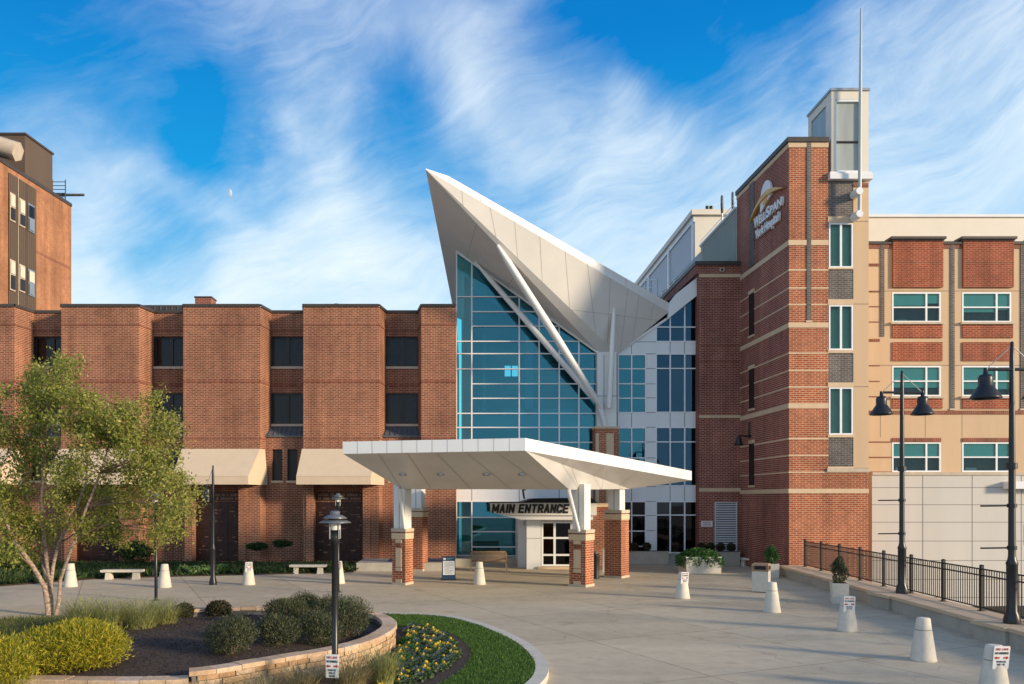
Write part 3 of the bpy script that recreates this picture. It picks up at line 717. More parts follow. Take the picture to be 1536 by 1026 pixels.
j.tube([Pl+Vector((0, -.1, -.02)), Vp+Vector((0, -.1, -.05))], .07, 'mullion', 6); j.build('edge_trim', ro)
# right-hand roof fascia band
m = MB(); m.slab([(gx(999), gz(481)), (gx(1048.5), gz(441)), (gx(1048.5), gz(414)), (gx(1012), gz(443)), (gx(1003), gz(455))], Yg-.3, Yg-.06, 'white')
m.slab([(gx(926), gz(531)), (gx(999), gz(481)), (gx(999), gz(477)), (gx(926), gz(526))], Yg-.12, Yg-.06, 'white')
m.face([(gx(1003), Yg-.3, gz(456)), (gx(1048.5), Yg-.3, gz(415)), (gx(1048.5), 58, gz(415)), (gx(1003), 58, gz(456))], 'steelgrey')
m.build('roof_fascia', at)
# column, fin and struts
m = MB(); yc = 45.45
m.box(XX(896, yc), XX(925, yc), yc, Yg-.1, ZZ(642, yc), ZZ(528, yc), 'whitewarm')
o = m.build('column', at)
j = MB(); j.box(XX(906, yc)-.015, XX(906, yc)+.015, yc-.006, yc, ZZ(640, yc), ZZ(532, yc), 'joint'); j.box(XX(896, yc), XX(925, yc), yc-.006, yc, ZZ(594, yc)-.015, ZZ(594, yc)+.015, 'joint'); j.build('joint', o)
m = MB(); f1 = rp(921, 463); f0 = P(914, 612, 45.1); m.tube([f0, f0+(f1-f0)*.35, f0+(f1-f0)*.93, f1], [.15, .165, .12, .07], 'whitewarm', 12); m.build('strut', at)
m = MB(); s1 = AV(.372); s0 = P(902, 612, 45.0); m.tube([s0, s0+(s1-s0)*.08, s0+(s1-s0)*.45, s0+(s1-s0)*.9, s1], [.10, .17, .225, .19, .08], 'whitewarm', 12); m.build('strut', at)
m = MB(); s1 = P(712, 392, 45.4); s0 = P(897, 606, 45.2); m.tube([s0, s0+(s1-s0)*.08, s0+(s1-s0)*.5, s0+(s1-s0)*.88, P(729, 404, 45.5)*0+s1], [.09, .15, .175, .14, .06], 'whitewarm', 12); m.build('strut', at)
m = MB(); a = P(903, 640, 45.1); m.tube([P(898, 604, 45.1), P(910, 645, 45.2)], [.2, .1], 'whitewarm', 10); m.build('strut', at)
# brick pier under the column
yp = 44.9
m = MB(); m.box(XX(893, yp), XX(928.5, yp), yp, yp+1.0, 0, ZZ(643, yp), 'brick_red'); o = m.build('brick_pier', at)
m = MB(); m.box(XX(892, yp), XX(929.5, yp), yp-.04, yp+1.0, ZZ(643, yp), ZZ(639.5, yp), 'tanstone'); m.box(XX(909.5, yp), XX(920.5, yp), yp-.03, yp, 3, ZZ(650, yp), 'tanstone'); m.box(XX(893.3, yp), XX(898.5, yp), yp-.03, yp, 3, ZZ(650, yp), 'tanstone'); m.build('stone_trim', o)
# base plinth
m = MB(); m.box(-.55, gx(778), Yg-.1, Yg+.2, 0, gz(834), 'conc2'); m.box(gx(926), gx(1048), Yg-.02, Yg+.2, 0, gz(830), 'conc2'); m.build('plinth', at)
# ================================================================ BRICK STAIR TOWER
Yt = 38.9
tw = thing('brick_tower', 'tall red brick tower with cream bands and a glass lantern on top', 'tower', (17, Yt, 0))
def tx(px): return XX(px, Yt)
def tz(py): return ZZ(py, Yt)
C0 = (tx(1183.5), Yt); C1 = (15.45, 45.75); TT = tz(208)
m = MB()
m.face([(C0[0], C0[1], -3.4), (tx(1303), Yt, -3.4), (tx(1303), Yt, tz(702)), (C0[0], C0[1], tz(702))], 'brick_red')
m.face([(C0[0], C0[1], tz(702)), (tx(1242.5), Yt, tz(702)), (tx(1242.5), Yt, TT), (C0[0], C0[1], TT)], 'brick_red')
m.face([(C1[0], C1[1], 0), (C0[0], C0[1], 0), (C0[0], C0[1], TT), (C1[0], C1[1], TT)], 'brick_dark')  # side wall in darker brick, its shade put into the colour
m.face([(tx(1303), Yt, -3.4), (tx(1303), 46, -3.4), (tx(1303), 46, tz(702)), (tx(1303), Yt, tz(702))], 'brick_red')
m.face([(tx(1242.5), Yt, tz(702)), (tx(1242.5), 46, tz(702)), (tx(1242.5), 46, TT), (tx(1242.5), Yt, TT)], 'brick_red')
m.face([(C0[0], C0[1], TT), (tx(1242.5), Yt, TT), (tx(1242.5), 46, TT), (C1[0], C1[1], TT)], 'coping')
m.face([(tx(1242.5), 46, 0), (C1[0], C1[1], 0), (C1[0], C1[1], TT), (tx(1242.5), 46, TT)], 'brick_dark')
m.build('wall', tw)
def band(z0, z1, mat, proud, mb, xr=1242.5, side=True, front=True):
    while len(mb.pids) < len(mb.f): mb.pids.append(mb.pid)
    mb.pid += 1
    p = proud
    sd = Vector((C0[0]-C1[0], C0[1]-C1[1])).normalized(); n = Vector((-abs(sd.y), sd.x if sd.y < 0 else -sd.x)); n = Vector((sd.y, -sd.x)).normalized()
    if n.x > 0: n = -n
    cc = (C0[0]+n.x*p, C0[1]-p); c1 = (C1[0]+n.x*p, C1[1])
    if front:
        mb.face([(cc[0], cc[1], z0), (tx(xr), Yt-p, z0), (tx(xr), Yt-p, z1), (cc[0], cc[1], z1)], mat)
        mb.face([(cc[0], cc[1], z1), (tx(xr), Yt-p, z1), (tx(xr), Yt, z1), (C0[0], Yt, z1)], mat); mb.face([(cc[0], cc[1], z0), (C0[0], Yt, z0), (tx(xr), Yt, z0), (tx(xr), Yt-p, z0)], mat)
    if side:
        mb.face([(c1[0], c1[1], z0), (cc[0], cc[1], z0), (cc[0], cc[1], z1), (c1[0], c1[1], z1)], mat)
        mb.face([(c1[0], c1[1], z1), (cc[0], cc[1], z1), (C0[0], C0[1], z1), (C1[0], C1[1], z1)], mat); mb.face([(c1[0], c1[1], z0), (C1[0], C1[1], z0), (C0[0], C0[1], z0), (cc[0], cc[1], z0)], mat)
m = MB()
for y0, y1 in ((214, 221), (360, 368), (484, 491.5), (605, 612.5)): band(tz(y1), tz(y0), 'tanstone', .03, m)
for yy in (405, 432, 456.7, 529.8, 555.5, 580.4, 658, 683.3): band(tz(yy+1.1), tz(yy-1.1), 'tanstone', .02, m)
band(tz(709.5), tz(707.4), 'tanstone', .02, m, 1303); band(tz(740), tz(733), 'tanstone', .03, m, 1303)
m.pieces('stone_band', tw)
m = MB(); band(TT-.18, TT+.05, 'coping', .1, m); m.build('coping', tw)
m = MB(); m.box(tx(1210), tx(1216.3), Yt-.04, Yt, tz(482), TT-.2, 'brick_grey'); m.box(tx(1208.5), tx(1217.5), Yt-.05, Yt, tz(484), tz(481), 'tanstone'); m.build('grey_brick_strip', tw)
# side wall: grey strip and slots
def sp(px, py): return on_plane(px, py, (C0[0], C0[1], 0), (C1[0], C1[1], 0), (C0[0], C0[1], 5))
def sidebox(x0, x1, y0, y1, proud, mat, mb):
    cx = (x0+x1)/2; z1, z0 = sp(cx, y0).z, sp(cx, y1).z; a, b = sp(x0, 600), sp(x1, 600)
    for q in (proud,):
        mb.face([(a.x-q, a.y, z0), (b.x-q, b.y, z0), (b.x-q, b.y, z1), (a.x-q, a.y, z1)], mat)
        mb.face([(b.x-q, b.y, z0), (b.x, b.y, z0), (b.x, b.y, z1), (b.x-q, b.y, z1)], mat); mb.face([(a.x, a.y, z0), (a.x-q, a.y, z0), (a.x-q, a.y, z1), (a.x, a.y, z1)], mat)
        mb.face([(a.x-q, a.y, z1), (b.x-q, b.y, z1), (b.x, b.y, z1), (a.x, a.y, z1)], mat); mb.face([(a.x-q, a.y, z0), (a.x, a.y, z0), (b.x, b.y, z0), (b.x-q, b.y, z0)], mat)
m = MB(); sidebox(1125, 1132, 274, 399, .05, 'brick_grey', m); m.build('grey_brick_strip', tw)
for y0, y1 in ((435, 506), (548, 616), (660, 731)):
    m = MB(); sidebox(1124.5, 1131.5, y0+6, y1-3, .045, 'winframe', m); o = m.build('slot_window', tw)
    m = MB(); sidebox(1123.7, 1132, y0, y0+5.5, .06, 'tanstone', m); sidebox(1123.7, 1132, y1-3, y1, .07, 'tanstone', m); m.build('lintel', o)
# window strip in grey brick and tan stucco column
m = MB()
zb = tz(702)
for y0, y1 in ((273, 325), (404, 449), (529.5, 574), (656, 700)): m.box(tx(1242.5), tx(1280), Yt+.02, Yt+.4, tz(y1), tz(y0), 'brick_grey')
m.pieces('grey_brick_panel', tw)
m = MB()
for y0, y1 in ((325, 334.5), (401.5, 404), (449, 457.5), (525, 529.5), (574, 581), (652, 656), (700, 703)): m.box(tx(1241.5), tx(1280), Yt-.03, Yt+.4, tz(y1), tz(y0), 'tanstone')
m.box(tx(1240), tx(1304), Yt-.08, Yt+.5, tz(708), tz(702.5), 'limestone')
m.pieces('stone_band', tw)
m = MB(); m.box(tx(1280), tx(1303), Yt+.0, 46, tz(702.5), tz(273), 'stucco'); m.box(tx(1242.5), tx(1280), Yt+.6, 46, tz(702), tz(273), 'roomdark')
o = m.build('stucco_pier', tw); j = MB()
for yy in (332, 456, 580): j.box(tx(1280), tx(1303), Yt-.004, Yt+.01, tz(yy)-.015, tz(yy)+.015, 'joint')
j.build('joint', o)
m = MB(); m.box(tx(1281), tx(1302.5), Yt-.03, Yt, tz(281), tz(275), 'soldier'); m.build('soldier_course', tw)
for y0, y1 in ((334.5, 401.5), (457.5, 525), (581, 652)):
    z0, z1 = tz(y1), tz(y0); x0, x1 = tx(1243.3), tx(1279.5); f = MB(); t = .07
    f.box(x0, x0+t, Yt-.01, Yt+.12, z0, z1, 'mullion'); f.box(x1-t, x1, Yt-.01, Yt+.12, z0, z1, 'mullion'); f.box(x0+t, x1-t, Yt-.01, Yt+.12, z1-t, z1, 'mullion'); f.box(x0+t, x1-t, Yt-.01, Yt+.12, z0, z0+t, 'mullion'); xm = (x0+x1)/2; f.box(xm-.05, xm+.05, Yt-.012, Yt+.118, z0+t, z1-t, 'mullion')
    o = f.build('window', tw); g = MB(); g.face([(x0+t, Yt+.06, z0+t), (x1-t, Yt+.06, z0+t), (x1-t, Yt+.06, z1-t), (x0+t, Yt+.06, z1-t)], 'glassgreen'); g.build('pane', o)
    g = MB(); g.face([(x0, Yt+.3, z0), (x1, Yt+.3, z0), (x1, Yt+.3, z1), (x0, Yt+.3, z1)], 'towerblind'); g.build('curtain', o)
# lantern
m = MB(); m.box(tx(1242), tx(1306), Yt-.25, 42, tz(271), tz(263), 'white'); m.box(tx(1243), tx(1305), Yt-.18, 42, tz(263), tz(259.5), 'white'); m.build('ledge', tw)
lx0, lx1 = tx(1246.5), tx(1302); lz0, lz1 = tz(259.5), tz(137); ly0, ly1 = Yt-.05, 41.5
m = MB(); zc = tz(150)
m.box(lx0, lx1, ly0, ly1, zc, lz1, 'cream'); m.box(lx0-.06, lx1+.06, ly0-.06, ly1+.06, lz1, lz1+.12, 'steelgrey')
for (a, b) in ((1246.5, 1252.5), (1290.5, 1302)): m.box(tx(a), tx(b), ly0, ly0+.3, lz0, zc, 'cream')
m.box(lx0, lx0+.25, ly1-.35, ly1, lz0, zc, 'cream'); m.box(lx1-.25, lx1, ly1-.35, ly1, lz0, zc, 'cream'); m.box(lx0, lx0+.1, ly0+.3, ly0+.62, lz0, zc, 'cream')
m.box(tx(1290), tx(1291.5), ly0-.03, ly0, lz0, zc, 'winframe')
lan = m.build('lantern', tw)
m = MB(); m.face([(tx(1253), ly0+.12, lz0), (tx(1290), ly0+.12, lz0), (tx(1290), ly0+.12, zc), (tx(1253), ly0+.12, zc)], 'lantern'); m.face([(lx0+.05, ly1-.3, lz0), (lx0+.05, ly0+.5, lz0), (lx0+.05, ly0+.5, zc), (lx0+.05, ly1-.3, zc)], 'lantern'); m.face([(lx1-.05, ly0+.3, lz0), (lx1-.05, ly1-.3, lz0), (lx1-.05, ly1-.3, zc), (lx1-.05, ly0+.3, zc)], 'lantern')
m.box(lx0+.1, lx1-.1, ly1-.1, ly1-.05, lz0, zc, 'steelgrey')
m.build('lantern_glass', lan)
m = MB(); m.box(tx(1253), tx(1290), ly0+.05, ly0+.15, tz(213.5), tz(211.5), 'winframe'); m.box(tx(1252.5), tx(1254), ly0, ly0+.14, lz0, zc, 'mullion'); m.box(tx(1253), tx(1290), ly0, ly0+.14, tz(153), zc+.01, 'mullion'); m.box(tx(1253), tx(1290), ly0, ly0+.14, lz0, lz0+.1, 'mullion'); m.build('lantern_bar', lan)
# mast
mp_ = P(1290.5, 330, 38.35)
mast = thing('light_mast', 'slender white mast fixed to the brick tower beside its glass lantern', 'mast', (mp_.x, mp_.y, ZZ(322, 38.35)))
m = MB(); m.tube([P(1289.3, 322, 38.35), P(1290.5, 150, 38.35), P(1291.7, 12, 38.35)], [.085, .08, .04], 'mast', 12); m.build('pole', mast)
for py in (287.5, 321.5):
    m = MB(); a = P(1288, py, 38.35); m.tube([a+Vector((0, -.12, 0)), a+Vector((0, .02, 0)), a+Vector((0, .5, 0))], [.17, .2, .2], 'white', 14); m.build('bracket', mast)
# logo on the tower's side wall
u = Vector((C0[0]-C1[0], C0[1]-C1[1], 0)).normalized(); sn = Vector((u.y, -u.x, 0)); sn = sn if sn.x < 0 else -sn
lo = sp(1155, 320)
ls_ = thing('wall_sign', 'raised white and gold sunrise logo with lettering, high on the brick tower', 'sign', tuple(lo))
a, b_ = sp(1137, 335), sp(1172, 305)
Wd = (b_-a).dot(u); zc0 = sp(1155, 323).z
def MW(c, off): 
    M = Matrix.Identity(4); 
    for r in range(3): M[r][0] = u[r]; M[r][1] = (0, 0, 1)[r]; M[r][2] = sn[r]; M[r][3] = (c+sn*off)[r]
    return M
cl = sp(1153, 324); cl2 = sp(1153.5, 341)
Lw = (sp(1172, 310)-sp(1136, 345)); Lw = abs(Lw.dot(u))
S0, S1, S2, S3 = sp(1153.2, 308.8), sp(1155.2, 320), sp(1154.3, 340), sp(1153.0, 300)
def word(body, x0, x1, h, c, dz=0): text('lettering', body, 'signwhite', 1, None, ls_, .07, 0, 1, .03, mw=MW(c+u*((x0+x1)/2)+Vector((0, 0, dz)), .1), fit=(x1-x0, h))
word('W', -1.75, -1.05, .56, S1, .05); word('ELL', -1.0, -.2, .44, S1); word('S', -.14, .30, .56, S1, .05); word('PAN', .36, 1.75, .44, S1)
word('York Hospital', -1.5, 1.45, .60, S2, -.03)
def arcpoly(pts, off, th_, mat, c):
    mm = MB(); fr = [c+u*x+Vector((0, 0, z))+sn*(off+th_) for x, z in pts]; bk_ = [c+u*x+Vector((0, 0, z))+sn*off for x, z in pts]
    mm.face(fr, mat)
    for i in range(len(pts)): k = (i+1) % len(pts); mm.face([bk_[i], bk_[k], fr[k], fr[i]], mat)
    return mm
sw = [(-2.1+4.2*t, -.12+.5*math.sin(math.pi*t**.85)+.22*t) for t in [i/24 for i in range(25)]]
sw2 = [(x, z+.02+.24*math.sin(math.pi*i/24)) for i, (x, z) in enumerate(sw)]
mm = MB()
for i in range(24):
    q = [sw[i], sw[i+1], sw2[i+1], sw2[i]]; fr = [S0+u*x+Vector((0, 0, z))+sn*.2 for x, z in q]; bk_ = [S0+u*x+Vector((0, 0, z))+sn*.02 for x, z in q]
    mm.face(fr, 'gold'); mm.face([bk_[0], bk_[1], fr[1], fr[0]], 'gold'); mm.face([fr[3], fr[2], bk_[2], bk_[3]], 'gold')
mm.build('swoosh', ls_)
arcpoly([(.72*math.cos(t)-.1, .1+.92*math.sin(t)) for t in [math.pi*i/20 for i in range(21)]]+[(-.82, -.42), (.1, -.05)], .02, .1, 'signwhite', S3).build('sun_disc', ls_)
st = []
for i in range(16):
    t = math.pi*2*i/16; r_ = .36 if i % 2 == 0 else .18; st.append((r_*math.cos(t), r_*math.sin(t)))
arcpoly(st, .02, .13, 'orange', S3+u*(-.15)+Vector((0, 0, .12))).build('star_burst', ls_)
# ================================================================ brick link block between glass hall and tower
Yk = 45.2
def kx(px): return XX(px, Yk)
def kz(py): return ZZ(py, Yk)
lk = thing('brick_link', 'narrow dark red brick block between the blue glass and the tower', 'building', (14, Yk, 0))
m = MB(); m.box(kx(1049), C1[0]+.02, Yk, 56, 0, kz(398), 'brick_dark'); m.build('wall', lk)
m = MB(); m.box(kx(1042), kx(1113), Yk-.12, 56, kz(398), kz(392.5), 'coping'); m.box(kx(1043.5), kx(1049), Yk-.02, 56, kz(411), kz(398), 'brick_dark'); m.build('coping', lk)
m = MB()
for y0, y1 in ((411, 416), (622.8, 627), (732, 737.5)): m.box(kx(1048.5), kx(1112), Yk-.03, Yk, kz(y1), kz(y0), 'tanstone')
m.pieces('stone_band', lk)
m = MB()
for yy in (448, 517, 541): m.box(kx(1049), kx(1112), Yk-.02, Yk, kz(yy+1), kz(yy), 'soldier')
m.pieces('string_course', lk)
m = MB(); m.box(kx(1079.5), kx(1086), Yk-.05, Yk, kz(407.5), kz(402), 'limestone'); m.box(kx(1081), kx(1084.5), Yk-.055, Yk-.05, kz(406.5), kz(403), 'winframe'); m.build('vent', lk)
m = MB(); x0, x1, z0, z1 = kx(1071.5), kx(1105), kz(830), kz(753); m.box(x0, x1, Yk-.03, Yk, z0, z1, 'louverdark')
for a, b in ((x0, x0+.06), (x1-.06, x1)): m.box(a, b, Yk-.1, Yk-.03, z0, z1, 'louver')
m.box(x0, x1, Yk-.102, Yk-.03, z1-.06, z1, 'louver')
n = 22
for i in range(n): z = z0+(z1-z0-.06)*i/n; m.face([(x0+.06, Yk-.1, z+.01), (x1-.06, Yk-.1, z+.01), (x1-.06, Yk-.035, z+.085), (x0+.06, Yk-.035, z+.085)], 'louver')
m.build('louver', lk)
m = MB(); m.tube([(kx(1114.2), Yk-.14, .1), (kx(1114.2), Yk-.14, kz(393))], .09, 'navy', 8); m.tube([(kx(1114.2), Yk-.14, kz(393)), (kx(1114.2), Yk+.2, kz(388))], .09, 'navy', 8); m.build('downspout', lk)
s = thing('notice_sign', 'small white notice on the dark red brick beside the louvre', 'sign', (kx(1060), Yk-.03, kz(786)))
m = MB(); m.box(kx(1051.5), kx(1068.5), Yk-.04, Yk-.005, kz(790), kz(781.5), 'signwhite'); m.build('board', s)
m = MB()
for k in range(2): m.box(kx(1053.5), kx(1066), Yk-.046, Yk-.04, kz(784.5+3.1*k), kz(783.5+3.1*k), 'red')
m.build('lettering', s)
# ================================================================ RIGHT WING
Yw = 42.2
def wx(px): return XX(px, Yw)
def wz(py): return ZZ(py, Yw)
wg = thing('hospital_wing', 'tan and red brick wing with green tinted windows, far right beyond the iron fence', 'building', (25, Yw, -3.4))
RX = 40
m = MB(); m.box(wx(1303)-.6, RX, Yw+.3, 60, -3.4, wz(373), 'stucco')
wzs = [(438.5, 483.5), (549, 594.5), (663.5, 708)]
wxs = [(1338, 1411), (1443, 1516.5), (1548, 1621), (1653, 1727), (1758, 1832)]
# front skin with window holes
xs_ = [1296]; 
for a, b in wxs: xs_ += [a, b]
xs_ += [CX+RX*F/Yw]
ys_ = [365, 438.5, 483.5, 549, 594.5, 663.5, 708, 712]
for i in range(len(xs_)-1):
    for k in range(len(ys_)-1):
        if i % 2 == 1 and k in (1, 3, 5): continue
        m.face([(wx(xs_[i]), Yw, wz(ys_[k+1])), (wx(xs_[i+1]), Yw, wz(ys_[k+1])), (wx(xs_[i+1]), Yw, wz(ys_[k])), (wx(xs_[i]), Yw, wz(ys_[k]))], 'stucco')
m.build('wall', wg)
m = MB()
for k, (a, b) in enumerate(wxs):
    for y0, y1, p in ((361, 431.5, .12), (487.5, 507, .06), (513.5, 541.5, .06), (598, 613, .06)):
        m.box(wx(a), wx(b+2), Yw-p, Yw+.02, wz(y1), wz(y0), 'brick_wing')
m.pieces('brick_panel', wg)
m = MB()
for a, b in wxs: m.box(wx(a), wx(b+2), Yw-.135, Yw-.12, wz(395.2), wz(394), 'soldier'); m.box(wx(a), wx(b), Yw-.05, Yw, wz(663), wz(657), 'soldier')
m.box(wx(1296), RX, Yw-.03, Yw, wz(373), wz(366.5), 'soldier'); m.box(wx(1296), RX, Yw-.04, Yw, wz(621.5), wz(616), 'soldier')
for yy, hgt in ((397.5, 4), (437.5, 1.8), (460, 1.2), (483, 1.2), (510.5, 4), (548.5, 1.5), (572, 1.2), (595, 1.2)): m.box(wx(1303), wx(1319.5), Yw-.03, Yw, wz(yy+hgt/2), wz(yy-hgt/2), 'soldier')
for yy in (663, 686, 708): m.box(wx(1303), wx(1337), Yw-.03, Yw, wz(yy+.8), wz(yy-.8), 'soldier')
m.pieces('soldier_course', wg)
m = MB(); m.box(wx(1296), RX, Yw-.09, Yw+.4, wz(366.5), wz(362.5), 'coping')
for a, b in wxs: m.box(wx(a-5), wx(b+4), Yw-.3, Yw+.4, wz(360.5), wz(357), 'coping'); m.box(wx(a-3), wx(b+2.5), Yw-.2, Yw+.3, wz(362.4), wz(360.5), 'coping')
m.build('coping', wg)
m = MB()
m.box(wx(1320), wx(1326), Yw-.04, Yw, wz(505), wz(366), 'brick_grey')
for x0 in (1425, 1530.5, 1636, 1742): m.box(wx(x0), wx(x0+6.3), Yw-.04, Yw, wz(613), wz(366), 'brick_grey'); m.box(wx(x0-1), wx(x0+7.3), Yw-.06, Yw, wz(615.5), wz(613), 'limestone')
m.pieces('grey_brick_strip', wg)
m = MB()
for yy in (436.5, 548): m.box(wx(1303), RX, Yw-.004, Yw+.01, wz(yy)-.015, wz(yy)+.015, 'joint')
for x0 in (1320.5, 1388, 1443, 1516): m.box(wx(x0)-.012, wx(x0)+.012, Yw-.004, Yw+.01, wz(656), wz(622), 'joint')
m.build('joint', wg)
r2 = random.Random(4)
for i, (a, b) in enumerate(wxs):
    for k, (y0, y1) in enumerate(wzs):
        z0, z1, x0, x1 = wz(y1), wz(y0), wx(a), wx(b); f = MB(); t = .075; yq = Yw-.015
        f.box(x0, x0+t, yq, yq+.14, z0, z1, 'mullion'); f.box(x1-t, x1, yq, yq+.14, z0, z1, 'mullion'); f.box(x0+t, x1-t, yq, yq+.14, z1-t, z1, 'mullion'); f.box(x0+t, x1-t, yq, yq+.14, z0, z0+t, 'mullion')
        xm = x0+(x1-x0)*.705; zm = z0+(z1-z0)*.5; f.box(xm-.045, xm+.045, yq, yq+.14, z0+t, z1-t, 'mullion'); f.box(x0+t, xm-.045, yq, yq+.13, zm-.035, zm+.035, 'mullion'); f.box(xm+.045, x1-t, yq, yq+.13, zm-.035, zm+.035, 'mullion')
        o = f.build('window', wg)
        g = MB(); g.face([(x0+t, Yw+.05, z0+t), (x1-t, Yw+.05, z0+t), (x1-t, Yw+.05, z1-t), (x0+t, Yw+.05, z1-t)], 'glassgreen'); g.build('pane', o)
        g = MB(); zb0 = zm+(z1-zm)*[.3, -.55, 0][(i+k) % 3]*1.0; zb0 = z0+(z1-z0)*[[.58, .30, .5], [.36, .25, .52], [.5, .5, .5], [.4, .6, .5], [.5, .3, .6]][i][k]
        g.box(x0, xm, Yw+.16, Yw+.18, zb0, z1, 'blind'); g.box(xm, x1, Yw+.16, Yw+.18, zb0+(0 if k else .12), z1, 'blind'); g.build('blind', o)
        g = MB(); g.box(x0, x1, Yw+.29, Yw+.3, z0, z1, 'curtain'); g.box(x0+.3, x0+.9, Yw+.2, Yw+.25, z0, z0+r2.uniform(.1, .45), 'roomlight'); g.build('room', o)
        if k < 2:
            s = MB(); s.box(x0-.12, x1+.12, Yw-.16, Yw-.02, z0-.12, z0-.005, 'limestone'); s.build('sill', o)
m = MB(); yq = Yw-.35
m.box(wx(1303), RX, yq, Yw+.29, -3.4, wz(713), 'beige'); m.box(wx(1303), RX, yq-.06, Yw, wz(713), wz(708.5), 'limestone')
o = m.build('precast_base', wg); j = MB()
for yy in (731.5, 757, 783, 811, 840, 868, 895): j.box(wx(1303), RX, yq-.004, yq+.01, wz(yy)-.014, wz(yy)+.014, 'joint')
for xx in (1378.5, 1452, 1525, 1600): j.box(wx(xx)-.014, wx(xx)+.014, yq-.006, yq+.008, -3.4, wz(713), 'joint')
j.build('joint', o)
m = MB(); x0 = XX(1521, 41.0); m.box(x0, RX, 41.35, yq, ZZ(733, 41), ZZ(722, 41), 'white'); m.box(wx(1531), wx(1560), yq-.05, yq, wz(816), wz(786), 'mullion'); m.box(wx(1533.5), wx(1558), yq-.06, yq-.05, wz(813.5), wz(789), 'glassdark'); m.build('side_canopy', wg)
m = MB(); m.box(wx(1303)+.2, RX, 45, 60, wz(373), ZZ(326, 45), 'cream'); m.box(wx(1303)+.1, RX, 44.9, 60, ZZ(326, 45), ZZ(322, 45), 'white')
m.build('roof_screen', wg)
# rooftop plant house and louvre screen behind the link block
ph = thing('rooftop_plant_house', 'long grey rooftop plant house with louvres and a pale louvred screen', 'building', (15.1, 53, 13))
X0 = 15.12; m = MB(); zt = ZZ(322, 53)
m.face([(X0, 74, 12), (X0, 53, 12), (X0, 53, zt), (X0, 74, zt)], 'bluegrey'); m.face([(X0, 53, 12), (26, 53, 12), (26, 53, zt), (X0, 53, zt)], 'cream'); m.face([(X0, 53, zt), (26, 53, zt), (26, 74, zt), (X0, 74, zt)], 'steelgrey')
m.face([(26, 53, 12), (26, 74, 12), (26, 74, zt), (26, 53, zt)], 'cream'); m.face([(26, 74, 12), (X0, 74, 12), (X0, 74, zt), (26, 74, zt)], 'cream')
m.build('wall', ph)
m = MB(); m.box(X0-.25, 26, 52.8, 53.25, zt-.05, zt+.3, 'cream'); m.box(X0-.25, X0+.2, 53.25, 74, zt-.05, zt+.3, 'cream'); m.box(X0-.09, X0, 53, 74, zt-.45, zt-.05, 'white'); m.build('roof_edge', ph)
m = MB()
for yy in (53.1, 59.5, 66): m.box(X0-.12, X0-.001, yy, yy+.3, 12, zt-.46, 'white')
m.box(X0-.5, X0-.13, 53, 74, 15.6, 16.9, 'bluegrey'); m.build('trim', ph)
for y0, y1 in ((53.5, 59.3), (60.2, 65.6)):
    m = MB(); m.box(X0-.08, X0-.002, y0, y1, 17.2, 19.6, 'louverdark')
    for k in range(5): yy = y0+(y1-y0)*k/4; m.box(X0-.13, X0-.08, yy-.09, yy+.09, 17.2, 19.6, 'louver')
    for k in range(12): z = 17.2+.2*k; m.box(X0-.115, X0-.08, y0, y1, z, z+.07, 'louver')
    m.build('louver', ph)
m = MB(); zs = ZZ(304, 44.4)+.15
m.box(15.42, 15.5, 45.8, 52.7, 13.5, zs, 'greenwhite')
for k in range(34): z = 14+k*.2; m.face([(15.34, 45.8, z), (15.34, 52.7, z), (15.42, 52.7, z+.15), (15.42, 45.8, z+.15)], 'greenwhite')
m.box(15.3, 15.5, 45.8, 52.7, zs, zs+.12, 'white'); m.build('louvred_screen', ph)
m = MB()
for px in (1061, 1067): a = P(px, 317, 55); m.tube([a+Vector((0, 0, -.6)), a+Vector((0, 0, .35))], .13, 'black', 8)
m.build('flue', ph)
for px, py in ((1083, 307), (1099, 302)):
    m = MB(); c = P(px, py, 50); m.tube([c+Vector((0, 0, -2)), c+Vector((0, 0, -.5))], .05, 'steelgrey', 6)
    m.tube([c+Vector((.18*math.cos(t), .5*math.cos(t), .5*math.sin(t))) for t in [2*math.pi*i/16 for i in range(17)]], .07, 'slate', 6, False); m.build('ring_antenna', ph)
m = MB(); b0 = P(968, 442, 56); b1 = P(986, 442, 52)
pts = [b0, b0+(b1-b0)*.5, b1]
for p_ in pts: m.tube([p_+Vector((0, 0, -.2)), p_+Vector((0, 0, 1.0))], .035, 'steelgrey', 5)
for h_ in (.5, 1.0): m.tube([p_+Vector((0, 0, h_)) for p_ in pts], .035, 'steelgrey', 5)
m.build('guard_rail', ph)
# moon
mo = P(344, 290, 3000); m = MB(); n = 16; R = 17
for i in range(n):
    for k in range(8):
        def q(a, b): th_ = -math.pi/2+math.pi*b/8; ph_ = math.pi*a/n; return (mo.x+R*math.cos(th_)*math.sin(ph_)*(.62 if True else 1), mo.y-R*math.cos(ph_)*math.cos(th_)*.4, mo.z+R*math.sin(th_))
        m.face([q(i*.5+n*.0, k), q((i+1)*.5, k), q((i+1)*.5, k+1), q(i*.5, k+1)], 'moon', True)
tag(m.build('moon'), 'small pale half moon in the sky above the brown brick building', 'moon')
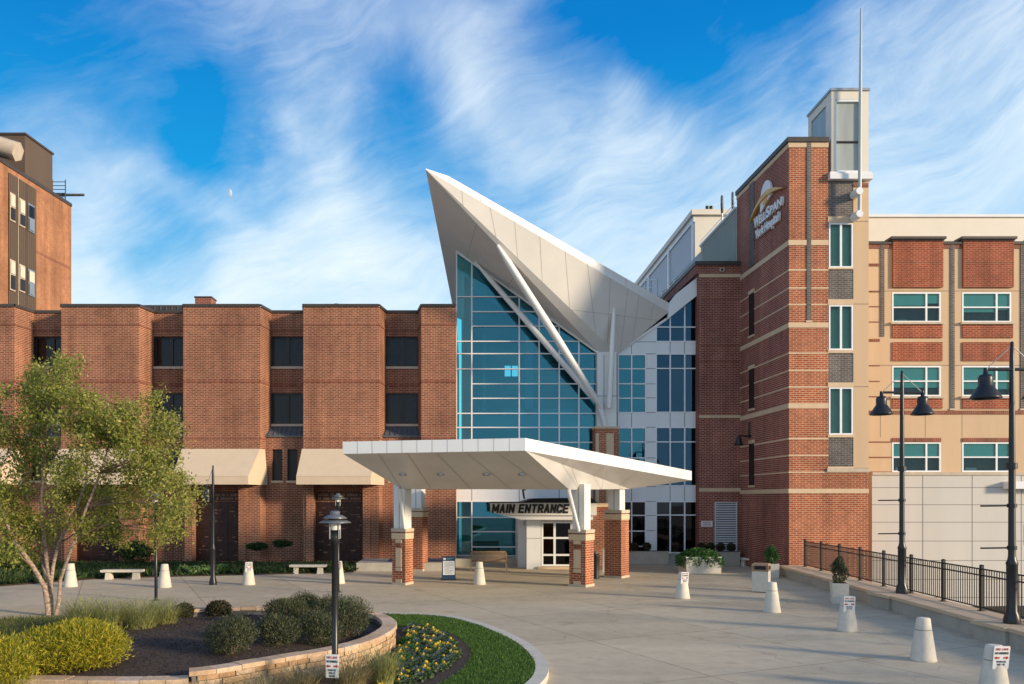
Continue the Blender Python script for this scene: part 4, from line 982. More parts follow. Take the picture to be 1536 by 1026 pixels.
# ================================================================ ENTRANCE CANOPY
cn = thing('entrance_canopy', 'large white folded drive-through canopy on four brick piers before the glass entrance', 'canopy', (3.5, 36, 0))
d0, dL, dR = 29.0, 30.2, 40.2
C0t, C0b = P(788, 657, d0), P(788, 676, d0); CLt, CLb = P(514, 662.5, dL), P(514.5, 680.8, dL); CRt, CRb = P(1037.5, 706.5, dR), P(1037.5, 720.5, dR)
CBt = CLt+CRt-C0t; CBb = CLb+CRb-C0b
FL, FR, BR, BL = P(602, 733.2, 34.2), P(854, 734.5, 33.4), P(944, 733.5, 38.2), P(640, 734, 41.2)
m = MB()
for a, b, c, d in ((CLb, C0b, C0t, CLt), (C0b, CRb, CRt, C0t), (CRb, CBb, CBt, CRt), (CBb, CLb, CLt, CBt)): m.face([a, b, c, d], 'white')
m.face([CLt, C0t, CRt], 'steelgrey'); m.face([CLt, CRt, CBt], 'steelgrey')
o = m.build('fascia', cn); j = MB()
def vj(a0, a1, b0, b1, t):
    p, q = a0.lerp(b0, t), a1.lerp(b1, t); d = (b0-a0).normalized()*.008; n = Vector((d.y, -d.x, 0)).normalized()*.006
    if n.y > 0: n = -n
    j.face([p-d+n, p+d+n, q+d+n, q-d+n], 'softjoint')
for k in range(1, 12): vj(CLb, CLt, C0b, C0t, k/12)
for k in range(1, 10): vj(C0b, C0t, CRb, CRt, k/10)
j.build('joint', o)
m = MB()
m.face([CLb, FL, FR, C0b], 'soffit'); m.face([C0b, FR, BR, CRb], 'soffit'); m.face([CRb, BR, BL, CBb], 'soffit'); m.face([CBb, BL, FL, CLb], 'soffit'); m.face([FL, BL, BR, FR], 'soffit')
o = m.build('soffit', cn); j = MB()
nq = (FL-CLb).cross(C0b-CLb).normalized(); nq = nq if nq.z < 0 else -nq
def seam2(a, b, n):
    d = (b-a).normalized(); s = d.cross(n).normalized()*.012; q = n*.01; j.face([a-s+q, b-s+q, b+s+q, a+s+q], 'softjoint')
for t, t2 in ((.2, .0), (.36, .18), (.52, .42), (.68, .66), (.84, .88)): seam2(CLb.lerp(C0b, t), FL.lerp(FR, t2), nq)
n2 = (FR-C0b).cross(CRb-C0b).normalized(); n2 = n2 if n2.z < 0 else -n2
for t, t2 in ((.2, .15), (.4, .5), (.6, .85)): seam2(C0b.lerp(CRb, t), FR.lerp(BR, t2), n2)
j.build('joint', o)
for px in (604, 661, 729.5, 782.5):
    m = MB(); p_ = on_plane(px, 712, CLb, FL, C0b); m.lathe([(.15, -.03), (.15, .05)], p_, 'steelgrey', 14); m.lathe([(.11, -.035), (.11, -.03)], p_, 'roomdark', 14); m.build('downlight', cn)
def pier(c, ang, w, h, cw, soff, trimface=True, coloff=(0, 0)):
    m = MB(); m.obox(c, w, w, 0, h-.46, ang, 'brick_red'); o = m.build('pillar', cn)
    m = MB(); m.obox(c, w+.05, w+.05, h-.46, h-.2, ang, 'tanstone'); m.obox(c, w-.02, w-.02, h-.2, h-.15, ang, 'brick_dark'); m.obox(c, w+.07, w+.07, h-.15, h, ang, 'limestone'); m.build('stone_cap', o); m = MB(); m.obox(c, w+.05, w+.05, 0, .1, ang, 'limestone'); m.build('stone_base', o)
    if trimface:
        m = MB()
        for da in (0, 1, 2, 3):
            a2 = ang+da*math.pi/2; ca, sa = math.cos(a2), math.sin(a2); off = (c[0]+sa*(w/2+.004), c[1]-ca*(w/2+.004))
            if da: continue
            m.obox(off, w*.42, .05, .78, h-.85, a2, 'tanstone'); m.obox(off, w*.42, .045, h-.78, h-.65, a2, 'soldier'); m.obox(off, w*.44, .05, h-.62, h-.47, a2, 'tanstone'); m.obox(off, w*.44, .05, .6, .75, a2, 'tanstone'); m.obox(off, w*.44, .05, .1, .24, a2, 'tanstone')
        m.build('stone_inset', o)
    m = MB(); cc = (c[0]+coloff[0], c[1]+coloff[1]); m.obox(cc, cw, cw, h, soff, ang, 'whitewarm', None, None); k = m.build('column', o)
    j = MB(); ca, sa = math.cos(ang), math.sin(ang); j.obox((cc[0]+sa*(cw/2), cc[1]-ca*(cw/2)), .025, .012, h, soff, ang, 'joint'); j.build('joint', k)
    return o
pFL = G(602.5, 878); pFR = G(875, 881); pBR = G(928.3, 867.5); pBL = G(624.5, 857)
FLc = (pFL.x, pFL.y+.5); FRc = (pFR.x, pFR.y+.52); BRc = (pBR.x, pBR.y+.55); BLc = (pBL.x+.05, pBL.y+.5)
pier(FLc, -.46, .66, 2.44, .56, 4.35); pier(FRc, -.62, .77, 2.42, .56, 4.35); pier(BRc, -.62, .86, 3.2, .58, 4.4, False); pier(BLc, -.3, .8, 3.25, .6, 4.5, False)
for c, top, bot in ((FRc, P(852, 734, 33.3), P(868.5, 797, 33.75)), (FLc, P(599, 733, 34.0), P(607, 793, 34.5))):
    m = MB(); m.tube([bot, top], [.07, .1], 'whitewarm', 10); m.build('brace', cn)
# ================================================================ ENTRANCE VESTIBULE
Yv = 42.4
vs = thing('entrance_vestibule', 'white panelled entrance lobby with glass doors and a MAIN ENTRANCE sign board', 'entrance', (5, Yv, 0))
def vx(px): return XX(px, Yv)
def vz(py): return ZZ(py, Yv)
m = MB(); m.box(vx(790), vx(812.5), Yv, Yg-.12, 0, vz(772), 'white'); m.box(vx(858.5), vx(890), Yv, Yg-.12, 0, vz(772), 'white'); m.box(vx(812.5), vx(858.5), Yv, Yv+.3, vz(781.5), vz(772), 'white'); m.box(vx(812.5), vx(858.5), Yg-.4, Yg-.3, 0, vz(781), 'roomdark')
m.box(vx(779), vx(790), Yv+1.0, Yg-.12, 0, vz(775), 'white'); m.box(vx(806), vx(865), Yv-.12, Yv+.1, 0, vz(850), 'tanstone')
o = m.build('wall', vs); j = MB()
j.box(vx(790), vx(812), Yv-.004, Yv+.01, vz(807.5)-.012, vz(807.5)+.012, 'joint'); j.box(vx(812)-.02, vx(812)+.0, Yv-.004, Yv+.01, 0, vz(782), 'joint'); j.build('joint', o)
f = MB(); t = .09; x0, x1, z0, z1 = vx(812.5), vx(858.5), vz(849.5), vz(782)
f.box(x0, x0+t, Yv+.02, Yv+.16, z0, z1, 'mullion'); f.box(x1-t, x1, Yv+.02, Yv+.16, z0, z1, 'mullion')
for zz in (z0+.05, vz(832.5), vz(807), z1-.05): f.box(x0+t, x1-t, Yv+.02, Yv+.15, zz-.05, zz+.05, 'mullion')
xm = vx(832); f.box(xm-.06, xm+.06, Yv+.018, Yv+.148, z0, z1, 'mullion')
o = f.build('door', vs); g = MB(); g.face([(x0, Yv+.09, z0), (x1, Yv+.09, z0), (x1, Yv+.09, z1), (x0, Yv+.09, z1)], 'glassdark'); g.build('pane', o)
Ys = 41.5; X_ = lambda px: XX(px, Ys); Z_ = lambda py: ZZ(py, Ys)
m = MB(); m.slab([(X_(736), Z_(753.5)), (X_(895), Z_(755)), (X_(895), Z_(773)), (X_(775), Z_(773)), (X_(737), Z_(768.5))], Ys, Yv+.6, 'whitewarm')
m.slab([(X_(738), Z_(769)), (X_(776), Z_(773.3)), (X_(890), Z_(773.3)), (X_(890), Z_(780)), (X_(782), Z_(779.5))], Ys+.12, Yv+.6, 'white')
o = m.build('sign_board', vs)
GL = {'M': [[(0, 0), (0, 1)], [(0, 1), (.5, .25), (1, 1)], [(1, 1), (1, 0)]], 'A': [[(0, 0), (.5, 1), (1, 0)], [(.2, .32), (.8, .32)]], 'I': [[(.5, 0), (.5, 1)]], 'N': [[(0, 0), (0, 1), (1, 0), (1, 1)]],
      'E': [[(1, 1), (0, 1), (0, 0), (1, 0)], [(0, .52), (.85, .52)]], 'T': [[(0, 1), (1, 1)], [(.5, 1), (.5, 0)]], 'R': [[(0, 0), (0, 1), (.8, 1), (1, .88), (1, .62), (.8, .5), (0, .5)], [(.55, .5), (1, 0)]], 'C': [[(1, .78), (.85, .96), (.5, 1), (.15, .96), (0, .75), (0, .25), (.15, .04), (.5, 0), (.85, .04), (1, .22)]]}
def block_text(body, x0, x1, z0, z1, y, mat, th_, dp, shear, parent):
    """heavy block capitals built from strokes, one mesh per letter"""
    adv = {'M': 1.2, 'I': .45, ' ': .55}; tot = sum(adv.get(ch, 1.0) for ch in body); un = (x1-x0)/tot; x = x0; hh = z1-z0
    for ch in body:
        w_ = adv.get(ch, 1.0)*un
        if ch != ' ':
            lm = MB(); gw = w_*.98-th_-.07*un
            def q(p): zz = z0+th_*.5+p[1]*(hh-th_); return Vector((x+th_*.5+p[0]*gw+(zz-z0)*shear, 0, zz))
            for li_, pl in enumerate(GL[ch]):
                for si, (a, b) in enumerate(zip(pl[:-1], pl[1:])):
                    A, B = q(a), q(b); d = (B-A).normalized(); n_ = Vector((-d.z, 0, d.x))*th_*.5; e_ = d*th_*.42; yy = y-dp-.0015*(si+3*li_)
                    pts = [A-e_-n_, B+e_-n_, B+e_+n_, A-e_+n_]
                    lm.slab([(p.x, p.z) for p in pts], yy, y, mat)
            lm.build('letter', parent)
        x += w_
block_text('MAIN ENTRANCE', X_(737), X_(853), Z_(769.8), Z_(756), Ys-.004, 'ink', .105, .03, .16, o)
m = MB(); m.slab([(X_(783), Z_(754)), (X_(803), Z_(747.5)), (X_(888), Z_(746.5)), (X_(900), Z_(754.5))], Ys+.5, Yg-.2, 'blacksoft'); m.box(X_(735), X_(895.5), Ys-.03, Ys+.5, Z_(754.3), Z_(752.6), 'winframe'); m.build('roof', vs)
m = MB(); m.tube([P(786.5, 748, 42), P(785, 740, 42.1), P(784, 733, 42.2)], .05, 'black', 6); m.tube([P(783, 733.5, 42), P(789, 734, 42)], .06, 'black', 6); m.build('camera_mount', vs)
m = MB(); m.box(vx(786.5), vx(789.5), Yv+.8, Yv+.95, vz(789), vz(783), 'steelgrey'); m.build('wall_light', vs)
# brick end pier of the vestibule
ep = thing('brick_gate_pier', 'short brown brick pier with tan cap between the right-hand canopy piers', 'pier', (7, 42, 0))
m = MB(); yq = 42.0; m.box(XX(886, yq), XX(910, yq), yq, yq+1.2, 0, ZZ(767, yq), 'brick'); o = m.build('shaft', ep)
m = MB(); m.box(XX(885, yq), XX(914, yq), yq-.05, yq+1.25, ZZ(767, yq), ZZ(760.5, yq), 'brick_wing'); m.box(XX(884, yq), XX(915.5, yq), yq-.09, yq+1.3, ZZ(760.5, yq), ZZ(755, yq), 'tanstone'); m.build('cap', o)
# raised concrete landing
ld = thing('concrete_landing', 'low concrete landing with thin blue top left of the canopy piers', 'landing', (-3, 42, 0))
m = MB(); m.box(-5.7, -.75, 41.3, Yb-.02, 0, .42, 'conc2'); m.box(-.75, 2.9, 44.1, Yg-.12, 0, .42, 'conc2'); m.build('slab', ld)
m = MB(); m.box(-4.2, -.8, 41.9, Yb-.05, .42, .435, 'bluefloor'); m.build('blue_sheet', ld)  # thin dark blue sheet on top of the landing
# ================================================================ SMALL THINGS
def signtext(parent, c, ang, w, h, tilt=0.0):
    """white fire-lane plate, centre c, facing direction ang (0 = -Y)"""
    ca, sa = math.cos(ang), math.sin(ang); n = Vector((sa, -ca, 0)); uu = Vector((ca, sa, 0)); up = Vector((0, 0, 1))
    if tilt: up = (up-n*tilt).normalized()
    nn = uu.cross(up).normalized()
    if nn.dot(n) < 0: nn = -nn
    m = MB(); t = .012
    pts = []
    for a, b in ((-1, -.93), (-.93, -1), (.93, -1), (1, -.93), (1, .93), (.93, 1), (-.93, 1), (-1, .93)): pts.append(c+uu*(a*w/2)+up*(b*h/2))
    m.face([p_+nn*t for p_ in pts], 'signwhite'); m.face([p_ for p_ in pts[::-1]], 'signwhite')
    for i in range(8): k = (i+1) % 8; m.face([pts[i], pts[k], pts[k]+nn*t, pts[i]+nn*t], 'signwhite')
    o = m.build('sign', parent)
    def MM(dz): 
        M = Matrix.Identity(4); q = c+up*dz+nn*(t+.003)
        for r in range(3): M[r][0] = uu[r]; M[r][1] = up[r]; M[r][2] = nn[r]; M[r][3] = q[r]
        return M
    text('lettering', 'FIRE LANE', 'red', 1, None, o, .002, 0, 1, 0, mw=MM(h*.37), fit=(w*.8, h*.10))
    text('lettering', 'NO PARKING', 'ink', 1, None, o, .002, 0, 1, .02, mw=MM(h*.20), fit=(w*.84, h*.10))
    a = MB()
    for sgn in (-1, 1):
        def q(x, z): return c+uu*(sgn*x*w)+up*(z*h)+nn*(t+.004)
        for poly in ([(.46, 0), (.3, .075), (.3, -.075)], [(.3, .035), (.12, .035), (.12, -.035), (.3, -.035)]):
            pl = [q(*p_) for p_ in poly]; a.face(pl if sgn > 0 else pl[::-1], 'red')
    a.build('arrow', o)
    for k, s_ in enumerate(('VEHICLES', 'WILL BE', 'TOWED')): text('lettering', s_, 'navy', 1, None, o, .002, 0, 1, .01, mw=MM(-h*(.17+.125*k)), fit=(w*(.6, .5, .46)[k], h*.085))
    return o
BP = [(0, -.0)]
def make_bollard(label, sign=None):
    t = thing('concrete_bollard', label, 'bollard', (0, 0, 0), 'concrete bollards around the entrance drive')
    m = MB(); m.lathe([(.275, 0), (.285, .02), (.272, .06), (.182, .68), (.176, .70)], (0, 0, 0), 'bollard', 28); m.lathe([(.166, .70), (.166, .715)], (0, 0, 0), 'joint', 28, False); m.lathe([(.174, .715), (.172, .73), (.146, .955), (.132, .978), (.09, .985)], (0, 0, 0), 'bollard', 28)
    m.build('post', t)
    if sign is not None:
        ang, w, h, cz = sign; n = Vector((math.sin(ang), -math.cos(ang), 0)); signtext(t, n*(.19)+Vector((0, 0, cz)), ang, w, h, -.14)
    return t
plainb = make_bollard('x'); signb = make_bollard('x', (-.18, .30, .44, .78))
plainb.location = G(719, 876.5); plainb['label'] = 'plain concrete bollard in front of the timber slat bench under the canopy'
dup(plainb, G(106, 880), 'plain concrete bollard behind the multi-stem birch trunk, farthest left')
dup(plainb, G(247, 881), 'plain concrete bollard just right of the slim black lamp post and the left stone bench')
dup(plainb, G(1158, 918), 'plain concrete bollard in front of the white waste bin')
dup(plainb, G(1385, 990.5), 'plain concrete bollard in front of the low wall, between two bollards with fire lane signs')
signb.location = G(373, 877); signb['label'] = 'bollard with small white plate, beside the single-arm black lamp post at the left'; signb.rotation_euler = (0, 0, .5)
dup(signb, G(508, 875), 'bollard with white plate half hidden behind the foreground lamp post', .3)
dup(signb, G(1023.5, 897.5), 'bollard with a fire lane sign in front of the planter of trailing green vines', .4)
dup(signb, G(1270.5, 946.5), 'bollard with a fire lane sign in front of the small conifer in a square pot', .05)
dup(signb, G(1491, 1046), 'bollard with a fire lane sign cut off by the lower edge, nearest right', .2)
# concrete benches
def make_bench(L, label):
    t = thing('stone_bench', label, 'bench', (0, 0, 0), 'pale stone benches')
    m = MB(); m.box(-L/2, L/2, -.24, .24, .36, .45, 'bollard'); m.box(-L/2+.02, L/2-.02, -.22, .22, .34, .36, 'bollard'); m.build('seat', t)
    for s in (-1, 1): m = MB(); m.obox((s*L*.33, 0), .28, .36, 0, .34, 0, 'bollard', .22, .3); m.build('leg', t)
    return t
p_ = G(184, 869); b1 = make_bench(1.85, 'pale stone bench between the birch trunk and the slim black lamp post'); b1.location = p_; b1.rotation_euler = (0, 0, .06)
p_ = G(462.5, 860.5); dup(b1, p_, 'pale stone bench in front of the relief panel, right of the signed bollard', 0, (.97, 1, 1))
p_ = G(1131, 850); t = dup(b1, p_, 'grey stone bench by the tower wall behind the white waste bin', -.95)
# timber bench
t = thing('timber_bench', 'slatted timber bench with tall back on the landing left of the glass doors', 'bench', tuple(G(733, 856)+Vector((0, 0, 0))))
c = t.location; yb = c.y; x0, x1 = c.x-.95, c.x+.95
m = MB(); n = 34
for k in range(n): x = x0+.03+(x1-x0-.06)*k/(n-1); m.obox((x, yb+.28), .038, .025, .45, .95, 0, 'wood')
m.box(x0, x1, yb+.25, yb+.31, .93, 1.0, 'wood'); m.box(x0, x1, yb+.25, yb+.31, .47, .53, 'wood'); m.build('backrest', t)
m = MB()
for k in range(8): m.box(x0, x1, yb-.25+k*.065, yb-.205+k*.065, .43, .46, 'wood')
m.build('seat', t)
for x in (x0+.03, x1-.03):
    for y, h_ in ((yb-.22, .62), (yb+.28, 1.0)): m = MB(); m.box(x-.03, x+.03, y-.03, y+.03, 0, h_, 'wood'); m.build('leg', t)
    m = MB(); m.box(x-.035, x+.035, yb-.28, yb+.28, .62, .66, 'wood'); m.build('armrest', t)
# A-frame notice
p_ = G(673, 870); t = thing('notice_stand', 'dark blue standing notice board with white sheet beside the left canopy pier', 'sign stand', tuple(p_))
m = MB(); ang = .1; m.obox((p_.x, p_.y), .62, .34, .02, 1.08, ang, 'navy', .6, .12); m.obox((p_.x, p_.y), .66, .42, 0, .05, ang, 'ink'); m.build('stand', t)
m = MB(); ca, sa = math.cos(ang), math.sin(ang)
def fq(x0, x1, z0, z1, mat, pr): 
    def q(x, z): yy = -(.17+(.06-.17)*(z-.02)/1.06)-pr; return (p_.x+x*ca-yy*sa, p_.y+x*sa+yy*ca, z)
    m.face([q(x0, z0), q(x1, z0), q(x1, z1), q(x0, z1)], mat)
fq(-.27, .27, .25, .88, 'signwhite', .012); m.build('sheet', t)
m = MB()
for k in range(9): z = .80-k*.06; fq(-.22+.02*(k % 3), [.16, .2, .21, .05, .19, .0, .2, .14, .1][k], z-.012, z+.01, 'greytext', .02)
fq(-.25, -.14, .93, 1.02, 'signwhite', .012); fq(-.1, .22, .985, 1.012, 'teal', .012); fq(-.1, .1, .945, .96, 'teal', .012); m.build('lettering', t)
# waste bin and litter things by the tower
p_ = G(1146, 889); t = thing('waste_bin', 'square white waste bin with brown open hood near the brick tower', 'waste bin', tuple(p_))
m = MB(); c = (p_.x, p_.y+.3); an = -.5; m.obox(c, .62, .62, .03, .84, an, 'bollard'); m.obox(c, .56, .56, 0, .03, an, 'ink'); m.build('body', t)
m = MB(); m.obox(c, .64, .64, .84, .9, an, 'wood'); m.obox(c, .66, .66, 1.06, 1.14, an, 'wood', .58, .58)
for a in (-1, 1):
    for b in (-1, 1): cc = (c[0]+(a*.28)*math.cos(an)-(b*.28)*math.sin(an), c[1]+(a*.28)*math.sin(an)+(b*.28)*math.cos(an)); m.obox(cc, .08, .08, .9, 1.06, an, 'wood')
m.obox(c, .4, .4, .9, 1.05, an, 'ink'); m.build('hood', t)
p_ = G(907, 858.5); t = thing('white_post_box', 'slim white upright dispenser post beside the right brick piers', 'post', tuple(p_)); m = MB(); m.obox((p_.x, p_.y), .2, .16, .0, 1.15, -.3, 'whitewarm', .15, .13); m.obox((p_.x, p_.y), .22, .18, 1.15, 1.19, -.3, 'cream'); m.build('body', t)
p_ = G(893.5, 868); t = thing('ash_urn', 'dark slim waste urn between the two right-hand canopy piers', 'waste urn', tuple(p_)); m = MB(); m.lathe([(.17, 0), (.18, .05), (.16, .1), (.18, 1.0), (.2, 1.05), (.2, 1.1), (.12, 1.16)], p_, 'blacksoft', 16); m.build('body', t); m = MB(); m.lathe([(.1, 1.16), (.06, 1.28), (.02, 1.3)], p_, 'slate', 12); m.build('lid', t)
# planters
def foliage_ball(c, r, n, size, mat, parent, squash=(1, 1, 1), lumps=7, lump=.35, name='foliage', aspect=.5, inner=.45, rs=None, up=0.0, cut=True):
    cs = [np.zeros(3)]; rr = [r*(1-lump*.6)]
    for _ in range(lumps):
        d = rng.normal(size=3); d /= np.linalg.norm(d); d[2] = abs(d[2])*.8
        cs.append(d*r*(1-lump)*rng.uniform(.55, .95)); rr.append(r*lump*rng.uniform(.8, 1.5))
    w = np.array(rr)**2; w /= w.sum(); idx = rng.choice(len(rr), n, p=w)
    u = rnd_unit(n); rad = (inner+(1-inner)*rng.random((n, 1))**.45); q_ = rng.random((n, 1)) < .05; rad = np.where(q_, rad*rng.uniform(1.05, 1.35, (n, 1)), rad)
    pos = np.array(cs)[idx]+u*rad*np.array(rr)[idx][:, None]
    pos *= np.array(squash); 
    if cut: k = pos[:, 2]+c[2] > .02+0*pos[:, 2]; pos = pos[k]; u = u[k]
    n = len(pos); a, b = axes(n, size, aspect, None)
    if up: a = a+np.array([0, 0, up])*size+u*size*.8; a *= size/np.linalg.norm(a, axis=1, keepdims=True)
    return quads(name, pos+np.array(c), a, b, mat, parent)
def boxplanter(label, cxy, L, W, h, ang=0, mat='bollard', name='planter', soil=True):
    t = thing(name, label, 'planter', (cxy[0], cxy[1], 0)); m = MB()
    m.obox(cxy, L, W, .02, h, ang, mat); m.obox(cxy, L+.06, W+.06, h, h+.05, ang, mat); m.obox(cxy, L-.1, W-.1, 0, .02, ang, 'joint'); m.build('tub', t)
    if soil: m = MB(); m.obox(cxy, L-.1, W-.1, h+.05, h+.065, ang, 'soil'); m.build('soil', t)
    return t
Yp = 45.0
tA = boxplanter('long concrete planter with dark clipped balls in front of the glazed wall', (XX(972, Yp), Yp+.3), 2.3, .6, .72, mat='conc2')
for k, px in enumerate((953, 972)):
    s = thing('clipped_ball_shrub', ['dark clipped ball shrub, left one in the glazed wall planter', 'dark clipped ball shrub, right one in the glazed wall planter'][k], 'shrub', (XX(px, Yp), Yp+.3, .78), 'clipped ball shrubs'); foliage_ball((XX(px, Yp), Yp+.3, 1.02), .27, 900, .05, 'hedgeleaf', s, lumps=3, lump=.2)
    m = MB(); m.tube([(XX(px, Yp), Yp+.3, .76), (XX(px, Yp), Yp+.3, 1.0)], .025, 'twig', 6); m.build('stem', s)
tB = boxplanter('long concrete planter with four clipped balls below the louvre', (XX(1074, 44.4), 44.6), 2.6, .6, .74, mat='conc2')
for k, px in enumerate((1052, 1066, 1081, 1097)):
    s = thing('clipped_ball_shrub', 'dark clipped ball shrub, %s of four in the planter below the louvre' % ('first from left', 'second from left', 'third from left', 'last')[k], 'shrub', (XX(px, 44.6), 44.6, .8), 'clipped ball shrubs'); foliage_ball((XX(px, 44.6), 44.6, 1.04), .27, 900, .05, 'hedgeleaf', s, lumps=3, lump=.2)
    m = MB(); m.tube([(XX(px, 44.6), 44.6, .78), (XX(px, 44.6), 44.6, 1.0)], .025, 'twig', 6); m.build('stem', s)
g0 = G(1054, 861); tC = boxplanter('large pale concrete planter overflowing with green trailing vines', (g0.x, g0.y+.55), 1.75, 1.3, .8, .05)
s = thing('trailing_vine', 'bright green trailing vine spilling over the large concrete planter', 'plant', (g0.x, g0.y+.55, .8))
n = 3800; pos = np.stack([rng.uniform(-1.12, 1.12, n), rng.uniform(-.85, .85, n), rng.uniform(0, .42, n)], 1); r_ = np.sqrt((pos[:, 0]/1.15)**2+(pos[:, 1]/.9)**2); pos[:, 2] = .86+pos[:, 2]*(1-np.clip(r_, 0, 1)**2)-np.where(r_ > .78, rng.random(n)*.42*(np.abs(np.sin(pos[:, 0]*5))+.3), 0); k = r_ < 1.1
pos = pos[k]+np.array([g0.x, g0.y+.55, 0]); a, b = axes(len(pos), .055, .7); quads('foliage', pos, a, b, 'vine', s)
def potted(label, cxy, w, h, plabel, mat, hh, rad, cat, ang=0, nm='potted_shrub'):
    t = thing('square_pot', label, 'planter', (cxy[0], cxy[1], 0)); m = MB(); m.obox(cxy, w*.94, w*.94, 0, h, ang, 'bollard', w, w); m.build('tub', t)
    m = MB(); m.obox(cxy, w*.8, w*.8, h, h+.012, ang, 'soil'); m.build('soil', t)
    s = thing(nm, plabel, cat, (cxy[0], cxy[1], h)); n = 1500; t_ = rng.random(n)**.8; an = rng.random(n)*6.283; rr = rad*np.sin(np.clip(t_*.93+.07, 0, 1)*math.pi*.9+.25)*(.5+.5*rng.random(n)**.5)*(1+.35*np.sin(an*3+t_*9))
    pos = np.stack([cxy[0]+rr*np.cos(an), cxy[1]+rr*np.sin(an), h+t_*hh], 1); a, b = axes(n, .05, .4, (0, 0, .5)); quads('foliage', pos, a, b, mat, s)
    m = MB(); m.tube([(cxy[0], cxy[1], h), (cxy[0], cxy[1], h+hh*.7)], [.03, .012], 'twig', 6); m.build('stem', s)
g0 = G(1161, 867); potted('square white pot at the foot of the brick tower', (g0.x, g0.y+.3), .6, .66, 'loose green shrub in the square pot at the foot of the tower', 'vine', .85, .3, 'shrub', -.2)
g0 = G(1265, 906); potted('square white pot against the low wall with iron fence', (g0.x, g0.y+.3), .55, .72, 'small dark conifer in the square pot by the low wall', 'darkleaf', .95, .25, 'conifer', -.28, 'potted_conifer')
# ================================================================ LOW WALL, FENCE, LAMPS on the right
lw = thing('low_wall', 'low concrete wall with tan coping running along the right edge of the drive', 'wall', (wallX(30), 30, 0))
ya, yb_ = 9.0, 38.85; TH = 1.15; ZT = .5
m = MB(); m.prism([(wallX(ya), ya), (wallX(yb_), yb_), (wallX(yb_)+TH, yb_), (wallX(ya)+TH, ya)], -3.38, ZT-.1, 'conc2', bottom=False); m.build('body', lw)
m = MB(); m.prism([(wallX(ya)-.05, ya), (wallX(yb_)-.05, yb_), (wallX(yb_)+TH+.04, yb_), (wallX(ya)+TH+.04, ya)], ZT-.1, ZT, 'tanstone'); m.build('coping', lw)
for py in (27.2, 20.6, 14.0):
    m = MB(); x = wallX(py); m.box(x-.14, x+1.1, py-.62, py+.62, -.01, ZT-.097, 'conc2'); m.box(x-.2, x+1.12, py-.68, py+.68, ZT-.095, ZT+.004, 'tanstone'); m.build('pier', lw)
def fX(Y): return wallX(Y)+.98
fe = thing('iron_fence', 'black iron picket fence standing on the low concrete wall', 'fence', (fX(30), 30, ZT))
ys = [38.0]
while ys[-1] > 10: ys.append(ys[-1]-2.15)
for y in ys: m = MB(); m.obox((fX(y), y), .085, .085, ZT, ZT+1.3, .1, 'blacksoft'); m.obox((fX(y), y), .16, .16, ZT, ZT+.02, .1, 'blacksoft'); m.obox((fX(y), y), .11, .11, ZT+1.3, ZT+1.33, .1, 'blacksoft', .03, .03); m.build('post', fe)
for y0, y1 in zip(ys[:-1], ys[1:]):
    m = MB()
    for z in (.1, 1.02, 1.2): m.tube([(fX(y0), y0-.05, ZT+z), (fX(y1), y1+.05, ZT+z)], .022, 'blacksoft', 4)
    n = 17
    for k in range(1, n): y = y0+(y1-y0)*k/n; m.obox((fX(y), y), .02, .02, ZT+.1, ZT+1.2, .1, 'blacksoft')
    m.build('panel', fe)
m = MB(); m.face([(wallX(9)+TH+.05, 9, -.12), (wallX(24)+TH+.05, 24, -.12), (18.6, 30.2, -.35), (26, 31, -.35), (26, 9, -.2)], 'soil'); m.prism([(wallX(9)+TH+.05, 9), (wallX(24)+TH+.05, 24), (18.6, 30.2), (26, 31), (26, 9)], -3.38, -.36, 'soil', bottom=False); tag(m.build('soil_bank'), kind='structure')
def bell_lamp(label, loc, hgt, arms, armlen, r=.085, banner=True, bell=.40, base=True):
    t = thing('street_lamp', label, 'street lamp', tuple(loc), 'black bell lamps'); x, y, z = loc
    m = MB(); m.lathe([(r*2.7, 0), (r*2.7, .1), (r*2.3, .22), (r*1.75, .34), (r*1.75, 1.5), (r*1.95, 1.55), (r*1.4, 1.65), (r*1.2, 1.75), (r*1.05, hgt*.55), (r*.8, hgt*.93), (r*.55, hgt), (.02, hgt+.03)], (x, y, z), 'black', 18); m.lathe([(r*1.7, hgt*.55), (r*1.7, hgt*.55+.16)], (x, y, z), 'black', 14); m.build('pole', t)
    az = z+hgt*.905 if len(arms) > 1 else z+hgt*.84
    for s in arms:
        m = MB(); e = Vector((x+s*armlen, y, az)); m.tube([(x, y, az), e], .042, 'black', 8); m.tube([(x, y, z+hgt*.99), (x+s*armlen*.92, y, az+.04)], .012, 'steelgrey', 5); a = m.build('arm', t)
        m = MB(); m.lathe([(.05, .04), (.06, -.12), (.15, -.15), (.17, -.22), (.17, -.42), (.2, -.46), (bell, -.72), (bell+.01, -.76), (bell-.04, -.75), (.1, -.5)], e, 'black', 22, False); m.lathe([(.1, -.55), (.13, -.62), (.1, -.7), (.02, -.72)], e, 'lampglass', 12); m.build('lamp_shade', a)
    if banner:
        for q in (.42, .27) if hgt > 6 else ():
            m = MB(); m.tube([(x, y, z+hgt*q), (x-.82, y-.02, z+hgt*q-.01)], .022, 'black', 6); m.lathe([(r*1.5, -.05), (r*1.5, .05)], (x, y, z+hgt*q), 'black', 12); m.build('banner_arm', t)
    return t
A_ = Vector((XX(1353, 27.2), 27.2, ZT)); bell_lamp('tall black twin-arm bell lamp on the wall pier, nearer the brick tower', A_, ZZ(557, 27.2)-ZT, (-1, 1), .70, .074, True, .36)
B_ = Vector((XX(1518, 20.6), 20.6, ZT)); bell_lamp('tall black twin-arm bell lamp nearest the right edge of the picture', B_, ZZ(514, 20.6)-ZT, (-1, 1), .68, .074, True, .36)
L_ = G(319.5, 877); bell_lamp('shorter black single-arm bell lamp in front of the awnings', L_, ZZ(699, L_.y), (-1,), .27, .062, False, .2)
